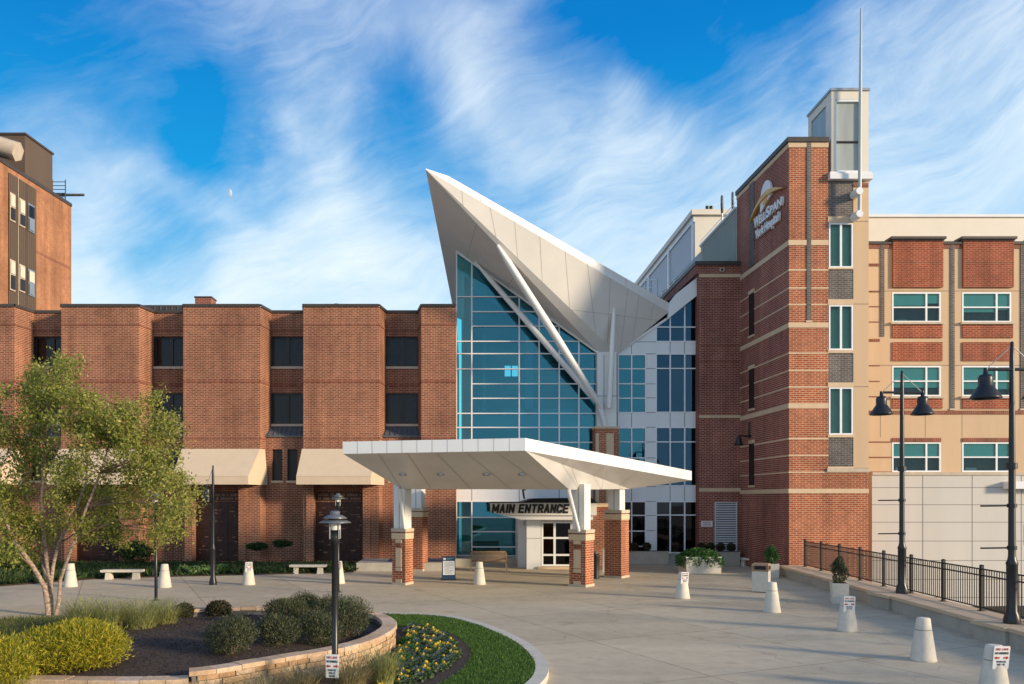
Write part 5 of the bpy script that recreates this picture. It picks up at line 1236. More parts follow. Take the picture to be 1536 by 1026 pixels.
# wall lamp on tower side
wl = sp(1126, 655); t = thing('wall_lamp', 'black bell lamp bracketed to the shaded side of the brick tower', 'wall lamp', tuple(wl))
m = MB(); q = sp(1126.5, 645)+Vector((-.12, 0, 0)); m.tube([sp(1126.5, 657)+Vector((-.12, 0, 0)), sp(1126.5, 633)+Vector((-.12, 0, 0))], [.06, .04], 'black', 8); e = sp(1126.5, 654)+Vector((-.7, -.1, 0)); m.tube([sp(1126.5, 654)+Vector((.0, 0, 0)), e], .045, 'black', 8); m.build('bracket', t)
m = MB(); m.lathe([(.04, .03), (.1, -.08), (.14, -.16), (.15, -.3), (.2, -.38), (.25, -.5), (.23, -.5), (.08, -.3)], e, 'black', 18, False); m.build('lamp_shade', t)
# pagoda-capped post lamps of the island
def post_lamp(label, loc, hgt, sign=None):
    t = thing('post_lamp', label, 'lamp post', tuple(loc), 'black post lamps with layered caps'); x, y, z = loc; h = hgt
    m = MB(); m.lathe([(.12, 0), (.12, .03), (.056, .06), (.062, h-.60), (.084, h-.58), (.084, h-.34), (.0, h-.34)], (x, y, z), 'black', 16); m.build('pole', t)
    m = MB(); m.lathe([(.09, h-.34), (.095, h-.30), (.095, h-.20), (.09, h-.19)], (x, y, z), 'lampglass', 16); m.build('lens', t)
    m = MB(); m.lathe([(.285, h-.215), (.292, h-.205), (.2, h-.165), (.12, h-.155), (.12, h-.13)], (x, y, z), 'lampgrey', 26); m.lathe([(.21, h-.135), (.218, h-.126), (.13, h-.075), (.085, h-.065), (.09, h-.02), (.07, h), (.02, h+.005)], (x, y, z), 'lampgrey', 26); m.build('cap', t)
    m = MB()
    for k in range(4): a = .78+k*math.pi/2; m.tube([(x+.115*math.cos(a), y+.115*math.sin(a), z+h-.5), (x+.115*math.cos(a), y+.115*math.sin(a), z+h-.2)], .011, 'steelgrey', 5)
    m.build('cage_rod', t)
    if sign: signtext(t, Vector((x-.03, y-.1, sign)), -.15, .24, .42, 0)
    return t
post_lamp('black post lamp with two grey cap discs and a small plate, in the foreground shrubs', (XX(502.5, 14.4), 14.4, .1), 3.39, .72)
post_lamp('black post lamp seen directly behind the foreground post lamp', (XX(507, 31.8), 31.8, .0), ZZ(740, 31.8))
post_lamp('slim black post lamp at the left whose head is hidden in birch leaves', (XX(234, 29.2), 29.2, .0), 3.95)
# ================================================================ ISLAND
isl = [(-60, 20), (-30, 22.3), (-14, 23.7), (-9, 24.8), (-5, 25.4), (-2.3, 25.25), (-.9, 24.9), (-.2, 24.3), (.55, 23.0), (1.1, 21.5), (1.5, 20.2), (1.72, 18.8), (1.8, 17.4), (1.62, 16), (1.1, 14.6), (.1, 13.2), (-1.5, 12), (-5, 11), (-30, 10), (-60, 10)]
def smooth(poly, it=2):
    for _ in range(it):
        q = []
        for i in range(len(poly)): a, b = poly[i], poly[(i+1) % len(poly)]; q += [(a[0]*.75+b[0]*.25, a[1]*.75+b[1]*.25), (a[0]*.25+b[0]*.75, a[1]*.25+b[1]*.75)]
        poly = q
    return poly
def offset(poly, d):
    n = len(poly); q = []; ar = sum(poly[i][0]*poly[(i+1) % n][1]-poly[(i+1) % n][0]*poly[i][1] for i in range(n))
    for i in range(n):
        a, b = Vector(poly[i-1]), Vector(poly[(i+1) % n]); t = (b-a).normalized(); nn = Vector((t.y, -t.x))*(1 if ar > 0 else -1); q.append((poly[i][0]+nn.x*d, poly[i][1]+nn.y*d))
    return q
isl = smooth(isl, 2); inn = offset(isl, -.28)
m = MB(); n = len(isl)
for i in range(n):
    k = (i+1) % n; a, b, c, d = isl[i], isl[k], inn[k], inn[i]
    m.face([(a[0], a[1], .14), (b[0], b[1], .14), (c[0], c[1], .14), (d[0], d[1], .14)], 'curb'); o_ = offset([a, b], 0)
    m.face([(a[0], a[1], 0), (b[0], b[1], 0), (b[0], b[1], .14), (a[0], a[1], .14)], 'curb'); m.face([(d[0], d[1], .14), (c[0], c[1], .14), (c[0], c[1], 0), (d[0], d[1], 0)], 'curb')
tag(m.build('kerb'), kind='structure')
m = MB(); m.face([(p[0], p[1], .11) for p in inn], 'turf'); tag(m.build('lawn'), kind='structure')
# planter wall path (outer edge), counter-clockwise from back left
fr = [(-9.8, 14.5), (-8.2, 14.15), (-6.6, 14.0), (-4.9, 14.05), (-4.27, 14.6), (-3.66, 15.25), (-2.7, 16.2), (-2.25, 16.9), (-1.93, 17.8), (-1.72, 18.9), (-1.75, 19.8), (-2.0, 20.8), (-2.4, 21.6), (-3.1, 22.2), (-4.2, 22.6), (-5.3, 22.8), (-6.5, 22.8), (-7.5, 22.4), (-8.3, 22.2)]
def resample(pts, step, it=2):
    for _ in range(it):
        q = [pts[0]]
        for a, b in zip(pts[:-1], pts[1:]): q += [(a[0]*.75+b[0]*.25, a[1]*.75+b[1]*.25), (a[0]*.25+b[0]*.75, a[1]*.25+b[1]*.75)]
        pts = q+[pts[-1]]
    L = [0]
    for a, b in zip(pts[:-1], pts[1:]): L.append(L[-1]+math.dist(a, b))
    def at(s):
        s = max(0, min(L[-1]-1e-6, s))
        for i in range(len(L)-1):
            if L[i+1] > s: t = (s-L[i])/(L[i+1]-L[i]+1e-9); return (pts[i][0]+(pts[i+1][0]-pts[i][0])*t, pts[i][1]+(pts[i+1][1]-pts[i][1])*t)
        return pts[-1]
    return at, L[-1], pts
at_, LEN, pw = resample(fr, .2)
def nrm_at(s):
    a, b = at_(s-.15), at_(s+.15); t = Vector((b[0]-a[0], b[1]-a[1])).normalized(); return Vector((t.y, -t.x)), t
step_s = None
for i in range(400):
    if at_(LEN*i/400)[0] > -4.95: step_s = LEN*i/400; break
def top_at(s): return .53 if s < step_s else .66
sw_ = thing('stone_planter_wall', 'curved tan stone retaining wall with coping around the mulched island bed', 'wall', (-4, 18, .1))
m = MB(); z = .08; r3 = random.Random(3); CAP = .085
while z < .5:
    hgt = min(r3.choice((.11, .14, .17)), .6)
    s = r3.uniform(-.2, 0)
    while s < LEN:
        w_ = r3.uniform(.16, .46); zt = top_at(max(s, 0))-CAP
        z1 = min(z+hgt, zt); z1 = zt if zt-z1 < .07 else z1
        if z1-z > .02:
            sub = [(z, z1)] if r3.random() < .8 or z1-z < .13 else [(z, (z+z1)/2), ((z+z1)/2, z1)]
            for za, zb in sub:
                m.k = r3.random(); pr = r3.uniform(-.012, .02); g_ = .007; ns_ = 3
                P0 = []
                for q in range(ns_):
                    ss = s+g_+(w_-2*g_)*q/(ns_-1); n_, t_ = nrm_at(ss); p0 = at_(ss); e_ = .012 if q in (0, ns_-1) else 0
                    P0.append(((p0[0]+n_.x*(pr-e_), p0[1]+n_.y*(pr-e_)), (p0[0]-n_.x*.2, p0[1]-n_.y*.2)))
                for q in range(ns_-1):
                    a, b = P0[q][0], P0[q+1][0]; ai, bi = P0[q][1], P0[q+1][1]; la, lb = za+g_, zb-g_
                    m.face([(a[0], a[1], la), (b[0], b[1], la), (b[0], b[1], lb), (a[0], a[1], lb)], 'stone'); m.face([(a[0], a[1], lb), (b[0], b[1], lb), (bi[0], bi[1], lb), (ai[0], ai[1], lb)], 'stone'); m.face([(a[0], a[1], la), (ai[0], ai[1], la), (bi[0], bi[1], la), (b[0], b[1], la)], 'stone')
                for a, b in (P0[0], P0[-1]): m.face([(a[0], a[1], za+g_), (b[0], b[1], za+g_), (b[0], b[1], zb-g_), (a[0], a[1], zb-g_)], 'stone')
        s += w_
    z += hgt
m.build('masonry', sw_, True)
m = MB()
for i in range(120):
    s0, s1 = LEN*i/120, LEN*(i+1)/120; n0, _ = nrm_at(s0); n1, _ = nrm_at(s1); p0, p1 = at_(s0), at_(s1)
    a, b = (p0[0]-n0.x*.04, p0[1]-n0.y*.04), (p1[0]-n1.x*.04, p1[1]-n1.y*.04); c, d = (p1[0]-n1.x*.28, p1[1]-n1.y*.28), (p0[0]-n0.x*.28, p0[1]-n0.y*.28); zt = top_at(s0)-CAP-.01
    m.face([(a[0], a[1], .05), (b[0], b[1], .05), (b[0], b[1], zt), (a[0], a[1], zt)], 'joint'); m.face([(c[0], c[1], .05), (d[0], d[1], .05), (d[0], d[1], zt), (c[0], c[1], zt)], 'joint'); m.face([(a[0], a[1], zt), (b[0], b[1], zt), (c[0], c[1], zt), (d[0], d[1], zt)], 'joint')
m.build('core', sw_)
m = MB(); s = 0
while s < LEN:
    w_ = r3.uniform(.38, .52); m.k = r3.random(); zt = top_at(s+.1)+r3.uniform(-.006, .006); g_ = .006; ns_ = 4; R = []
    if s < step_s < s+w_: w_ = step_s-s
    for q in range(ns_):
        ss = s+g_+(w_-2*g_)*q/(ns_-1); n_, t_ = nrm_at(ss); p0 = at_(ss); R.append([(p0[0]+n_.x*o_, p0[1]+n_.y*o_) for o_ in (.045, .03, -.31, -.325)])
    for q in range(ns_-1):
        A, B = R[q], R[q+1]; zl_ = zt-CAP; zc_ = zt-.015
        m.face([(*A[0], zl_), (*B[0], zl_), (*B[0], zc_), (*A[0], zc_)], 'cap'); m.face([(*A[0], zc_), (*B[0], zc_), (*B[1], zt), (*A[1], zt)], 'cap'); m.face([(*A[1], zt), (*B[1], zt), (*B[2], zt), (*A[2], zt)], 'cap'); m.face([(*A[2], zt), (*B[2], zt), (*B[3], zl_), (*A[3], zl_)], 'cap'); m.face([(*A[0], zl_), (*A[3], zl_), (*B[3], zl_), (*B[0], zl_)], 'cap')
    for A in (R[0], R[-1]): m.face([(*A[0], zt-CAP), (*A[0], zt-.015), (*A[1], zt), (*A[2], zt), (*A[3], zt-CAP)], 'cap')
    s += w_
m.build('coping', sw_, True)
# mulch bed inside: mounded grid
inner = []
for i in range(90): s = LEN*i/89; n_, _ = nrm_at(s); p0 = at_(s); inner.append((p0[0]-n_.x*.2, p0[1]-n_.y*.2))
left = [(-9.8, 21.5), (-11, 19), (-11, 16), (-10.3, 14.8)]
bed = inner+left
cx_ = sum(p[0] for p in bed)/len(bed); cy_ = sum(p[1] for p in bed)/len(bed)
def moundz(t): return .44+.22*(1-t*t)
def bedz(x, y):
    # distance ratio from centre along the ray to the outline
    d = Vector((x-cx_, y-cy_)); best = 9
    for i in range(len(bed)):
        a, b = Vector(bed[i])-Vector((cx_, cy_)), Vector(bed[(i+1) % len(bed)])-Vector((cx_, cy_)); e_ = b-a; den = d.x*e_.y-d.y*e_.x
        if abs(den) < 1e-9: continue
        t = (a.x*e_.y-a.y*e_.x)/den; u_ = (a.x*d.y-a.y*d.x)/den
        if t > 0 and -1e-6 <= u_ <= 1+1e-6: best = min(best, t)
    return moundz(min(1, 1/best if best > 0 else 1))
m = MB(); NR = 14
rings = [[(cx_+(p[0]-cx_)*t, cy_+(p[1]-cy_)*t, moundz(t)+random.uniform(-.008, .008)) for p in bed] for t in [(k+1)/NR for k in range(NR)]]
for k in range(NR-1):
    for i in range(len(bed)): j_ = (i+1) % len(bed); m.face([rings[k][i], rings[k+1][i], rings[k+1][j_], rings[k][j_]], 'mulch', True)
for i in range(len(bed)): j_ = (i+1) % len(bed); m.face([(cx_, cy_, moundz(0)), rings[0][i], rings[0][j_]], 'mulch', True)
tag(m.build('mulch_bed'), kind='structure')
# mulch chips
n = 9000; pts = np.stack([rng.uniform(-10, -1.8, n), rng.uniform(14.2, 22.6, n)], 1)
def inside(poly, x, y):
    c = False; j = len(poly)-1
    for i in range(len(poly)):
        if (poly[i][1] > y) != (poly[j][1] > y) and x < (poly[j][0]-poly[i][0])*(y-poly[i][1])/(poly[j][1]-poly[i][1])+poly[i][0]: c = not c
        j = i
    return c
pp_ = [(x, y, bedz(x, y)+.012) for x, y in pts if inside(bed, x, y)]
pp_ = np.array(pp_); a, b = axes(len(pp_), .03, .35); a[:, 2] *= .4; quads('mulch_chips', pp_, a, b, 'mulch'); bpy.data.objects['mulch_chips']['kind'] = 'stuff'
# flower bed ground
fb = smooth([(-1.74, 19.6), (-1.95, 21.2), (-2.2, 22.0), (-1.5, 22.8), (-.8, 22.1), (-.3, 21.0), (.05, 19.6), (.12, 18.2), (-.05, 16.9), (-.5, 15.5), (-1.2, 14.3), (-2.4, 14.0), (-3.2, 15.4), (-2.2, 16.9), (-1.85, 18)], 2)
m = MB(); m.face([(p[0], p[1], .135) for p in fb], 'mulch'); tag(m.build('flower_bed'), kind='structure')
# lawn blades on the green part
def blades(poly, n, h, w, mat, name, z, excl=(), bb_=None, lean=.5):
    xs = [p[0] for p in poly]; ys_ = [p[1] for p in poly]
    x0, x1, y0, y1 = bb_ or (min(xs), max(xs), min(ys_), max(ys_)); out = []
    while len(out) < n:
        x, y = random.uniform(x0, x1), random.uniform(y0, y1)
        if inside(poly, x, y) and not any(inside(e, x, y) for e in excl): out.append((x, y, z))
    c = np.array(out); hh = h*(.5+rng.random((n, 1))); up = np.array([0, 0, 1.])+rng.normal(size=(n, 3))*lean*np.array([1, 1, .2]); up /= np.linalg.norm(up, axis=1, keepdims=True); a = up*hh/2
    b = np.cross(up, rnd_unit(n)); b /= np.linalg.norm(b, axis=1, keepdims=True); b *= w
    o = quads(name, c+a*.8, a, b, mat); tag(o, kind='stuff'); return o
excl = [fb, bed]
blades(inn, 42000, .07, .006, 'lawnblade', 'grass', .11, excl, (-3.2, 1.8, 12.5, 25.3))
blades(inn, 34000, .2, .012, 'roughblade', 'rough_grass', .11, excl, (-16, -5, 14.5, 25.2), .6)
# planting bed along the building
pb = [(-40, 30), (-19.8, 34), (-17, 37.3), (-13.7, 38.3), (-9.8, 39.3), (-5.75, 40.4), (-5.75, 44.38), (-9.07, 44.38), (-40, 44.38)]
m = MB(); m.prism(pb, -.005, .06, 'soil', bottom=False); tag(m.build('planting_bed'), kind='structure')
blades(pb, 30000, .3, .05, 'cover', 'ground_cover', .05, [], (-26, -5.8, 33, 44.3), .9)
# ================================================================ PLANTS
def grass_clump(label, c, h, r, n, mat, name='ornamental_grass', group='ornamental grasses', sc=1):
    t = thing(name, label, 'grass', c, group); V = []; A = []; B = []; var = []
    for i in range(n):
        an = rng.uniform(0, 6.283); rr = r*.35*math.sqrt(rng.random()); p = np.array([c[0]+rr*math.cos(an), c[1]+rr*math.sin(an), c[2]])
        an2 = an+rng.normal()*.5; hh = h*rng.uniform(.55, 1.1); out = r*rng.uniform(.25, 1.05); vv = rng.random(); prev = p; w = rng.uniform(.006, .013)*sc
        side = np.array([-math.sin(an2), math.cos(an2), 0])
        for k in range(1, 6):
            tt = k/5; q = p+np.array([math.cos(an2)*out*tt**1.7, math.sin(an2)*out*tt**1.7, hh*(1.25*tt-.42*tt**2.6)]); V.append((prev+q)/2); A.append((q-prev)*.56); B.append(side*w*(1.15-tt*.75)); var.append(min(1, vv*.75+.3*(1-tt)*rng.random())); prev = q
    quads('blade', np.array(V), np.array(A), np.array(B), mat, t, np.array(var)); return t
def gb(px, py, z): return G(px, py, z)
# tall clumps at the back of the bed
for k, (px, py, h, r, n, lb) in enumerate(((125, 949, 1.05, .8, 620, 'feathery green grass clump right of the birch trunk, left of the taller clumps'), (165, 950, 1.0, .75, 620, 'tall green grass clump, middle one behind the yellow shrub'), (212, 948, 1.0, .85, 760, 'arching green grass clump with straw base next to the bare mulch'), (248, 941, .85, .65, 560, 'pale green grass clump under the slim post lamp, rightmost of its row'))):
    g0 = G(px, py, .5); grass_clump(lb, (g0.x, g0.y, .45), h, r, n, 'grassblade')
for k, (px, py, h, r, n, lb) in enumerate(((20, 962, .6, .9, 520, 'low soft grass clump far left behind the cut-off yellow shrub'), (70, 945, .55, .9, 520, 'low grass clump at the foot of the birch trunk'), (100, 955, .6, .8, 480, 'low grass clump between the birch and the big yellow shrub'))):
    g0 = G(px, py, .3); grass_clump(lb, (g0.x, g0.y, .2), h, r, n, 'roughblade')
# straw clumps in front of the stone wall
for k, (X, Y, h, r, n, lb) in enumerate(((-3.55, 13.8, .6, .65, 560, 'straw coloured grass clump in front of the stone wall, leftmost of its row'), (-2.95, 14.4, .68, .65, 640, 'straw coloured grass clump beside the foreground lamp pole'), (-2.15, 14.6, .8, .7, 760, 'straw coloured grass clump right of the foreground lamp pole'), (-1.6, 15.2, .9, .55, 660, 'straw green grass clump beside the flower bed'), (-4.3, 13.3, .6, .6, 520, 'low straw grass clump at the bottom edge of the view'))):
    grass_clump(lb, (X, Y, .1), h, r, n, 'dryblade' if k != 3 else 'grassblade', 'straw_grass', 'straw grasses by the stone wall')
# yellow shrubs
def needle_shrub(label, cat, c, r, h, n, size, mat, group=None, name='shrub', aspect=.16, lumps=16, up=.5, squash=None):
    t = thing(name, label, cat, (c[0], c[1], c[2]), group)
    f = foliage_ball((c[0], c[1], c[2]+h*.38), r, n, size, mat, t, (1, 1, h*.62/r), lumps, .44, aspect=aspect, inner=.55, up=up, cut=False)
    m = MB()
    for k in range(5): a = k*1.256; m.tube([(c[0], c[1], c[2]-.02), (c[0]+.5*r*math.cos(a), c[1]+.5*r*math.sin(a), c[2]+h*.5)], [.03, .01], 'twig', 5)
    m.build('stem', t); return t
YD = 14.6
needle_shrub('large golden yellow feathery shrub on the mulch at the lower left', 'shrub', (XX(112, 15.2), 15.2, .45), 1.08, 1.12, 30000, .05, 'yellowleaf', None, 'gold_thread_shrub')
needle_shrub('golden yellow shrub cut off by the left edge', 'shrub', (XX(-8, 14.0), 14.0, .35), .75, 1.1, 14000, .05, 'yellowleaf', None, 'gold_thread_shrub')
# dark evergreen shrubs
for px, py, rr, h, lb in ((347, 979, .60, .86, 'blue green shrub standing alone on the mulch, leftmost of the evergreens'), (415, 967, .56, .74, 'dark evergreen shrub nearest the stone wall, left of the lamp pole'), (474, 962, .62, .80, 'dark evergreen shrub directly left of the foreground lamp pole'), (518, 950, .72, 1.0, 'dark evergreen shrub right of the foreground lamp pole'), (428, 936, .64, .8, 'dark evergreen shrub at the back of the group, left of centre'), (458, 926, .62, .78, 'dark evergreen shrub at the very back of the group'), (500, 930, .62, .8, 'dark evergreen shrub at the back, behind the lamp pole')):
    g0 = G(px, py, .6); z = bedz(g0.x, g0.y); needle_shrub(lb, 'shrub', (g0.x, g0.y, z-.03), rr, h, 11000, .034, 'darkleaf', 'dark evergreen shrubs on the mulch bed', 'evergreen_shrub', .22, 14, .9)
for px, py, rr, h, lb in ((277, 921, .30, .42, 'small round clipped shrub beside the pale grass, left of the pair'), (328, 919, .42, .42, 'wider round clipped brown green shrub, right of the pair')):
    g0 = G(px, py, .55); s = thing('clipped_shrub', lb, 'shrub', (g0.x, g0.y, .5), 'round clipped shrubs'); foliage_ball((g0.x, g0.y, .62), rr, 4200, .032, 'hedgeleaf', s, (1, 1, .8 if rr > .35 else .95), 8, .25, cut=False, inner=.6)
    m = MB(); m.tube([(g0.x, g0.y, .48), (g0.x, g0.y, .7)], .03, 'twig', 6); m.build('stem', s)
# pansies
cnt = 0
def pansy(kind, label, group):
    n = 80; an = rng.random(n)*6.283; rr = .15*np.sqrt(rng.random(n)); pos = np.stack([rr*np.cos(an), rr*np.sin(an), .02+.09*rng.random(n)], 1); a, b = axes(n, .04, .55)
    m = 4 if kind == 'y' else 3; c = []; A = []; B = []
    for k in range(m):
        an_ = rng.random()*6.283; r_ = .11*math.sqrt(rng.random()); p = np.array([r_*math.cos(an_), r_*math.sin(an_), .11+.05*rng.random()]); nn = np.array([rng.normal()*.5, -.9, .7]); nn /= np.linalg.norm(nn); e1 = np.cross(nn, [0, 0, 1.]); e1 /= np.linalg.norm(e1); e2 = np.cross(nn, e1)
        for q in range(5): th_ = q*1.2566+rng.random()*.2; d = e1*math.cos(th_)+e2*math.sin(th_); s_ = np.cross(nn, d); c.append(p+d*.013); A.append(d*.0155); B.append(s_*.0135)
    ex = np.array([0]*n+[1]*len(c)); o = quads('pansy_plant', np.concatenate([pos, np.array(c)]), np.concatenate([a, np.array(A)]), np.concatenate([b, np.array(B)]), ['pansyleaf', 'yellowflower' if kind == 'y' else 'blueflower'], None, None, ex)
    return tag(o, label, 'flower', group)
protos = {'y': pansy('y', 'yellow flowering pansy plant in the mulched flower bed beside the lawn', 'yellow pansies in the flower bed'), 'b': pansy('b', 'blue grey flowering pansy plant in the mulched flower bed beside the lawn', 'blue grey pansies in the flower bed')}
used = {'y': False, 'b': False}; spots = []
fbin = offset(fb, -.34)
while len(spots) < 105 and cnt < 9000:
    cnt += 1; x, y = random.uniform(-2.1, .1), random.uniform(14.6, 22.6)
    if inside(fbin, x, y) and x > -2.0+.25*max(0, 20-y)*.3+.0 and all(math.dist((x, y), q) > .2 for q in spots): spots.append((x, y))
for x, y in spots:
    k = 'y' if random.random() < .52 else 'b'
    o = protos[k] if not used[k] else copy_tree(protos[k]); used[k] = True
    o.location = (x, y, .13); o.rotation_euler = (0, 0, random.uniform(-.6, .6)); s_ = random.uniform(.8, 1.25); o.scale = (s_, s_, s_)
for px, py, lb in ((612, 965, 'low grey green plant at the left of the flower bed, farther back'), (612, 978, 'low grey green plant in the flower bed beside the stone wall, middle one'), (603, 992, 'low grey green plant in the flower bed nearest the straw grass')):
    g0 = G(px, py, .13); s = thing('low_plant', lb, 'plant', (g0.x, g0.y, .13), 'grey green plants in the flower bed'); foliage_ball((g0.x, g0.y, .18), .26, 700, .05, 'vine', s, (1.2, 1, .6), 5, .3, cut=False, aspect=.35)
# building-side shrubs and hostas
for px, py, w, h, lb in ((206, 866, 1.6, 1.55, 'broad dark shrub against the brick wall left of the first alcove lamp'), (401, 856, 1.4, .75, 'low spreading shrub on thin stems against the brick recess'), (20, 868, 1.9, 1.7, 'dark glossy bush behind the birch at the far left')):
    g0 = G(px, py); Y = 43.3 if px > 100 else 40; x = XX(px, Y); s = thing('wall_shrub', lb, 'shrub', (x, Y, .05), 'shrubs against the brown brick building')
    if h < 1:
        foliage_ball((x-.55, Y, 1.15), .62, 1500, .07, 'cover', s, (1.25, .7, .45), 6, .4, cut=False); foliage_ball((x+.75, Y, 1.3), .5, 1200, .07, 'cover', s, (1.2, .7, .5), 5, .4, cut=False)
        m = MB()
        for q in (-.7, -.2, .4, .8): m.tube([(x+q*.25, Y, .03), (x+q, Y, 1.15)], [.03, .012], 'twig', 5)
    else:
        foliage_ball((x, Y, h*.5), w*.62, 3600, .075, 'cover', s, (1, .6, h*.55/(w*.62)), 12, .35)
        m = MB(); m.tube([(x, Y, .03), (x, Y, h*.6)], [.05, .02], 'twig', 6)
    m.build('stem', s)
hg = [G(px, py) for px, py in ((276, 862), (292, 864), (306, 863), (318, 862), (331, 861))]
for k, g0 in enumerate(hg):
    s = thing('hosta_plant', 'light green broad leaved plant at the lamp base, %s of five' % ('first from left', 'second from left', 'middle one', 'fourth from left', 'last on the right')[k], 'plant', (g0.x, g0.y, .06), 'broad leaved plants by the lamp'); foliage_ball((g0.x, g0.y, .22), .42, 170, .13, 'hosta', s, (1, .8, .7), 4, .3, cut=True, aspect=.55)
# ================================================================ BIRCH TREE
TY = 25.4
tree = thing('birch_tree', 'multi-stem river birch with peeling pale bark and loose olive green crown, at the left', 'tree', (XX(72, TY), TY, .1))
def tp_(px, py, dy=0): return P(px, py, TY+dy)
tm = MB()
base = P(74, 932, TY)
stems = [  # polyline in picture + depth, radii
 ([(74, 934, 0), (70, 905, 0), (66, 880, -.1), (48, 850, -.3), (24, 812, -.5), (4, 770, -.8), (-12, 720, -1), (-20, 670, -1)], .10),
 ([(76, 934, .05), (76, 900, .1), (76, 872, .2), (74, 842, .4), (66, 800, .6), (62, 750, .6), (66, 690, .5), (72, 620, .3), (74, 560, 0)], .095),
 ([(82, 933, 0), (88, 900, -.1), (93, 868, -.2), (103, 835, -.4), (113, 805, -.6), (130, 760, -.7), (150, 710, -.6), (165, 655, -.4), (178, 610, -.2)], .07),
 ([(76, 875, .2), (80, 845, .3), (88, 815, .5), (110, 775, .8), (128, 720, 1.0), (130, 660, 1.0), (128, 600, .8)], .065),
 ([(70, 868, .1), (62, 838, .6), (52, 800, 1.0), (44, 755, 1.2), (36, 700, 1.2)], .06),
]
ends = []
def limb(pts, r0, r1, mb, mat='bark', n=8):
    k = len(pts); mb.tube(pts, [r0+(r1-r0)*i/(k-1) for i in range(k)], mat, n)
def wob(pts, a):
    return [pts[0]]+[p+Vector((random.gauss(0, a), random.gauss(0, a), random.gauss(0, a*.5))) for p in pts[1:]]
nodes = []
for pl, r in stems:
    pts = [tp_(x, y, d) for x, y, d in pl]; limb(wob(pts, .02), r, r*.28, tm)
    for i in range(2, len(pts)): nodes.append((pts[i], r*(1-.7*i/len(pts))))
clumps = []
shape = [(72, 565, 40), (40, 590, 40), (105, 585, 45), (145, 600, 35), (15, 625, 48), (75, 630, 55), (130, 640, 52), (180, 625, 34), (215, 628, 34), (245, 622, 24), (160, 665, 45), (215, 660, 42), (255, 650, 30), (258, 690, 30), (20, 680, 55), (80, 690, 50), (130, 710, 45), (190, 705, 46), (240, 715, 34), (275, 742, 28), (276, 718, 14), (278, 760, 16), (258, 770, 26), (215, 757, 40), (160, 760, 40), (100, 755, 42), (45, 745, 45), (0, 745, 45), (20, 795, 36), (70, 800, 30), (-20, 800, 35), (235, 795, 20), (195, 798, 22), (265, 790, 14), (-30, 640, 40), (-40, 700, 45), (-25, 590, 30), (130, 790, 20), (60, 545, 22), (92, 548, 20), (228, 700, 26), (-5, 835, 18), (35, 828, 14)]
for x, y, r in shape:
    for q in range(2): clumps.append((tp_(x+random.gauss(0, r*.3), y+random.gauss(0, r*.3), random.uniform(-1.7, 1.7)), r*TY/F))
br = MB()
CP = []; 
for c, r in clumps:
    # nearest structural node below
    best = min(nodes, key=lambda nd: (nd[0]-c).length+max(0, nd[0].z-c.z)*2.0)
    p0, rr = best; mid = p0.lerp(c, .5)+Vector((0, 0, .18)); limb(wob([p0, p0.lerp(mid, .5), mid, mid.lerp(c, .5), c], .05), min(rr*.6, .035), .006, br, 'twig', 5)
    for q in range(5):
        e_ = c+Vector(rnd_unit(1)[0])*r*random.uniform(.6, 1.15); s_ = mid.lerp(c, random.uniform(.2, .95)); limb(wob([s_, s_.lerp(e_, .5)+Vector((0, 0, .05)), e_+Vector((0, 0, -.05))], .03), .009, .003, br, 'twig', 4); CP.append((s_, e_, r))
tm.build('trunk', tree); br.build('branch', tree)
LP = []; 
for s_, e_, r in CP:
    n = int(120*(r/.9)**1.3)+22
    for q in range(n):
        t_ = random.random()**.6; p = s_.lerp(e_, t_)+Vector((random.gauss(0, .15), random.gauss(0, .17), random.gauss(-.05, .15))); LP.append(p)
LP = np.array([tuple(p) for p in LP]); n = len(LP); a, b = axes(n, .05, .58, (0, 0, -.45)); var = np.clip(rng.beta(2.2, 2.4, n)+.18*(LP[:, 0]-np.mean(LP[:, 0]))/3.0*.4, 0, 1)  # leaves paler towards the right, the sunlit side put into their colour
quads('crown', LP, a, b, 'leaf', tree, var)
print('leaves', n)
# ================================================================ CAMERA, SKY, SUN
cam = bpy.data.cameras.new('camera'); co = bpy.data.objects.new('camera', cam); COL.objects.link(co); S.camera = co
co.location = (0, 0, H); co.rotation_euler = (math.pi/2, 0, 0); cam.sensor_width = 36; cam.sensor_fit = 'HORIZONTAL'; cam.lens = F/1536*36
cam.shift_x = (768-CX)/1536; cam.shift_y = (CY-513)/1536; cam.clip_end = 9000; cam.clip_start = .1
EL = math.radians(13.5); AZ = math.radians(62)         # AZ: towards the right of the camera, measured from straight behind it
sdir = Vector((math.sin(AZ)*math.cos(EL), -math.cos(AZ)*math.cos(EL), math.sin(EL)))
sl = bpy.data.lights.new('sun', 'SUN'); sl.energy = 3.9; sl.angle = math.radians(7.0); sl.color = (1, .80, .56); so = bpy.data.objects.new('sun', sl); COL.objects.link(so); so.rotation_euler = sdir.to_track_quat('Z', 'Y').to_euler(); so.location = (30, -30, 40)
W = bpy.data.worlds.new('World'); S.world = W; W.use_nodes = True; ns = W.node_tree.nodes; ls = W.node_tree.links; bg = ns['Background']
sky = ns.new('ShaderNodeTexSky'); sky.sky_type = 'NISHITA'; sky.sun_disc = False; sky.sun_elevation = EL; sky.sun_rotation = math.atan2(sdir.x, sdir.y); sky.air_density = 1.0; sky.dust_density = .6; sky.ozone_density = 2.0
tc = ns.new('ShaderNodeTexCoord'); dv = tc.outputs['Generated']; sep = ns.new('ShaderNodeSeparateXYZ'); ls.new(dv, sep.inputs[0])
z = sep.outputs[2]
az = mathn(ns, ls, 'ARCTAN2', sep.outputs[0], sep.outputs[1]); el = mathn(ns, ls, 'ARCSINE', z)
cmb = ns.new('ShaderNodeCombineXYZ'); ls.new(az, cmb.inputs[0]); ls.new(el, cmb.inputs[1])
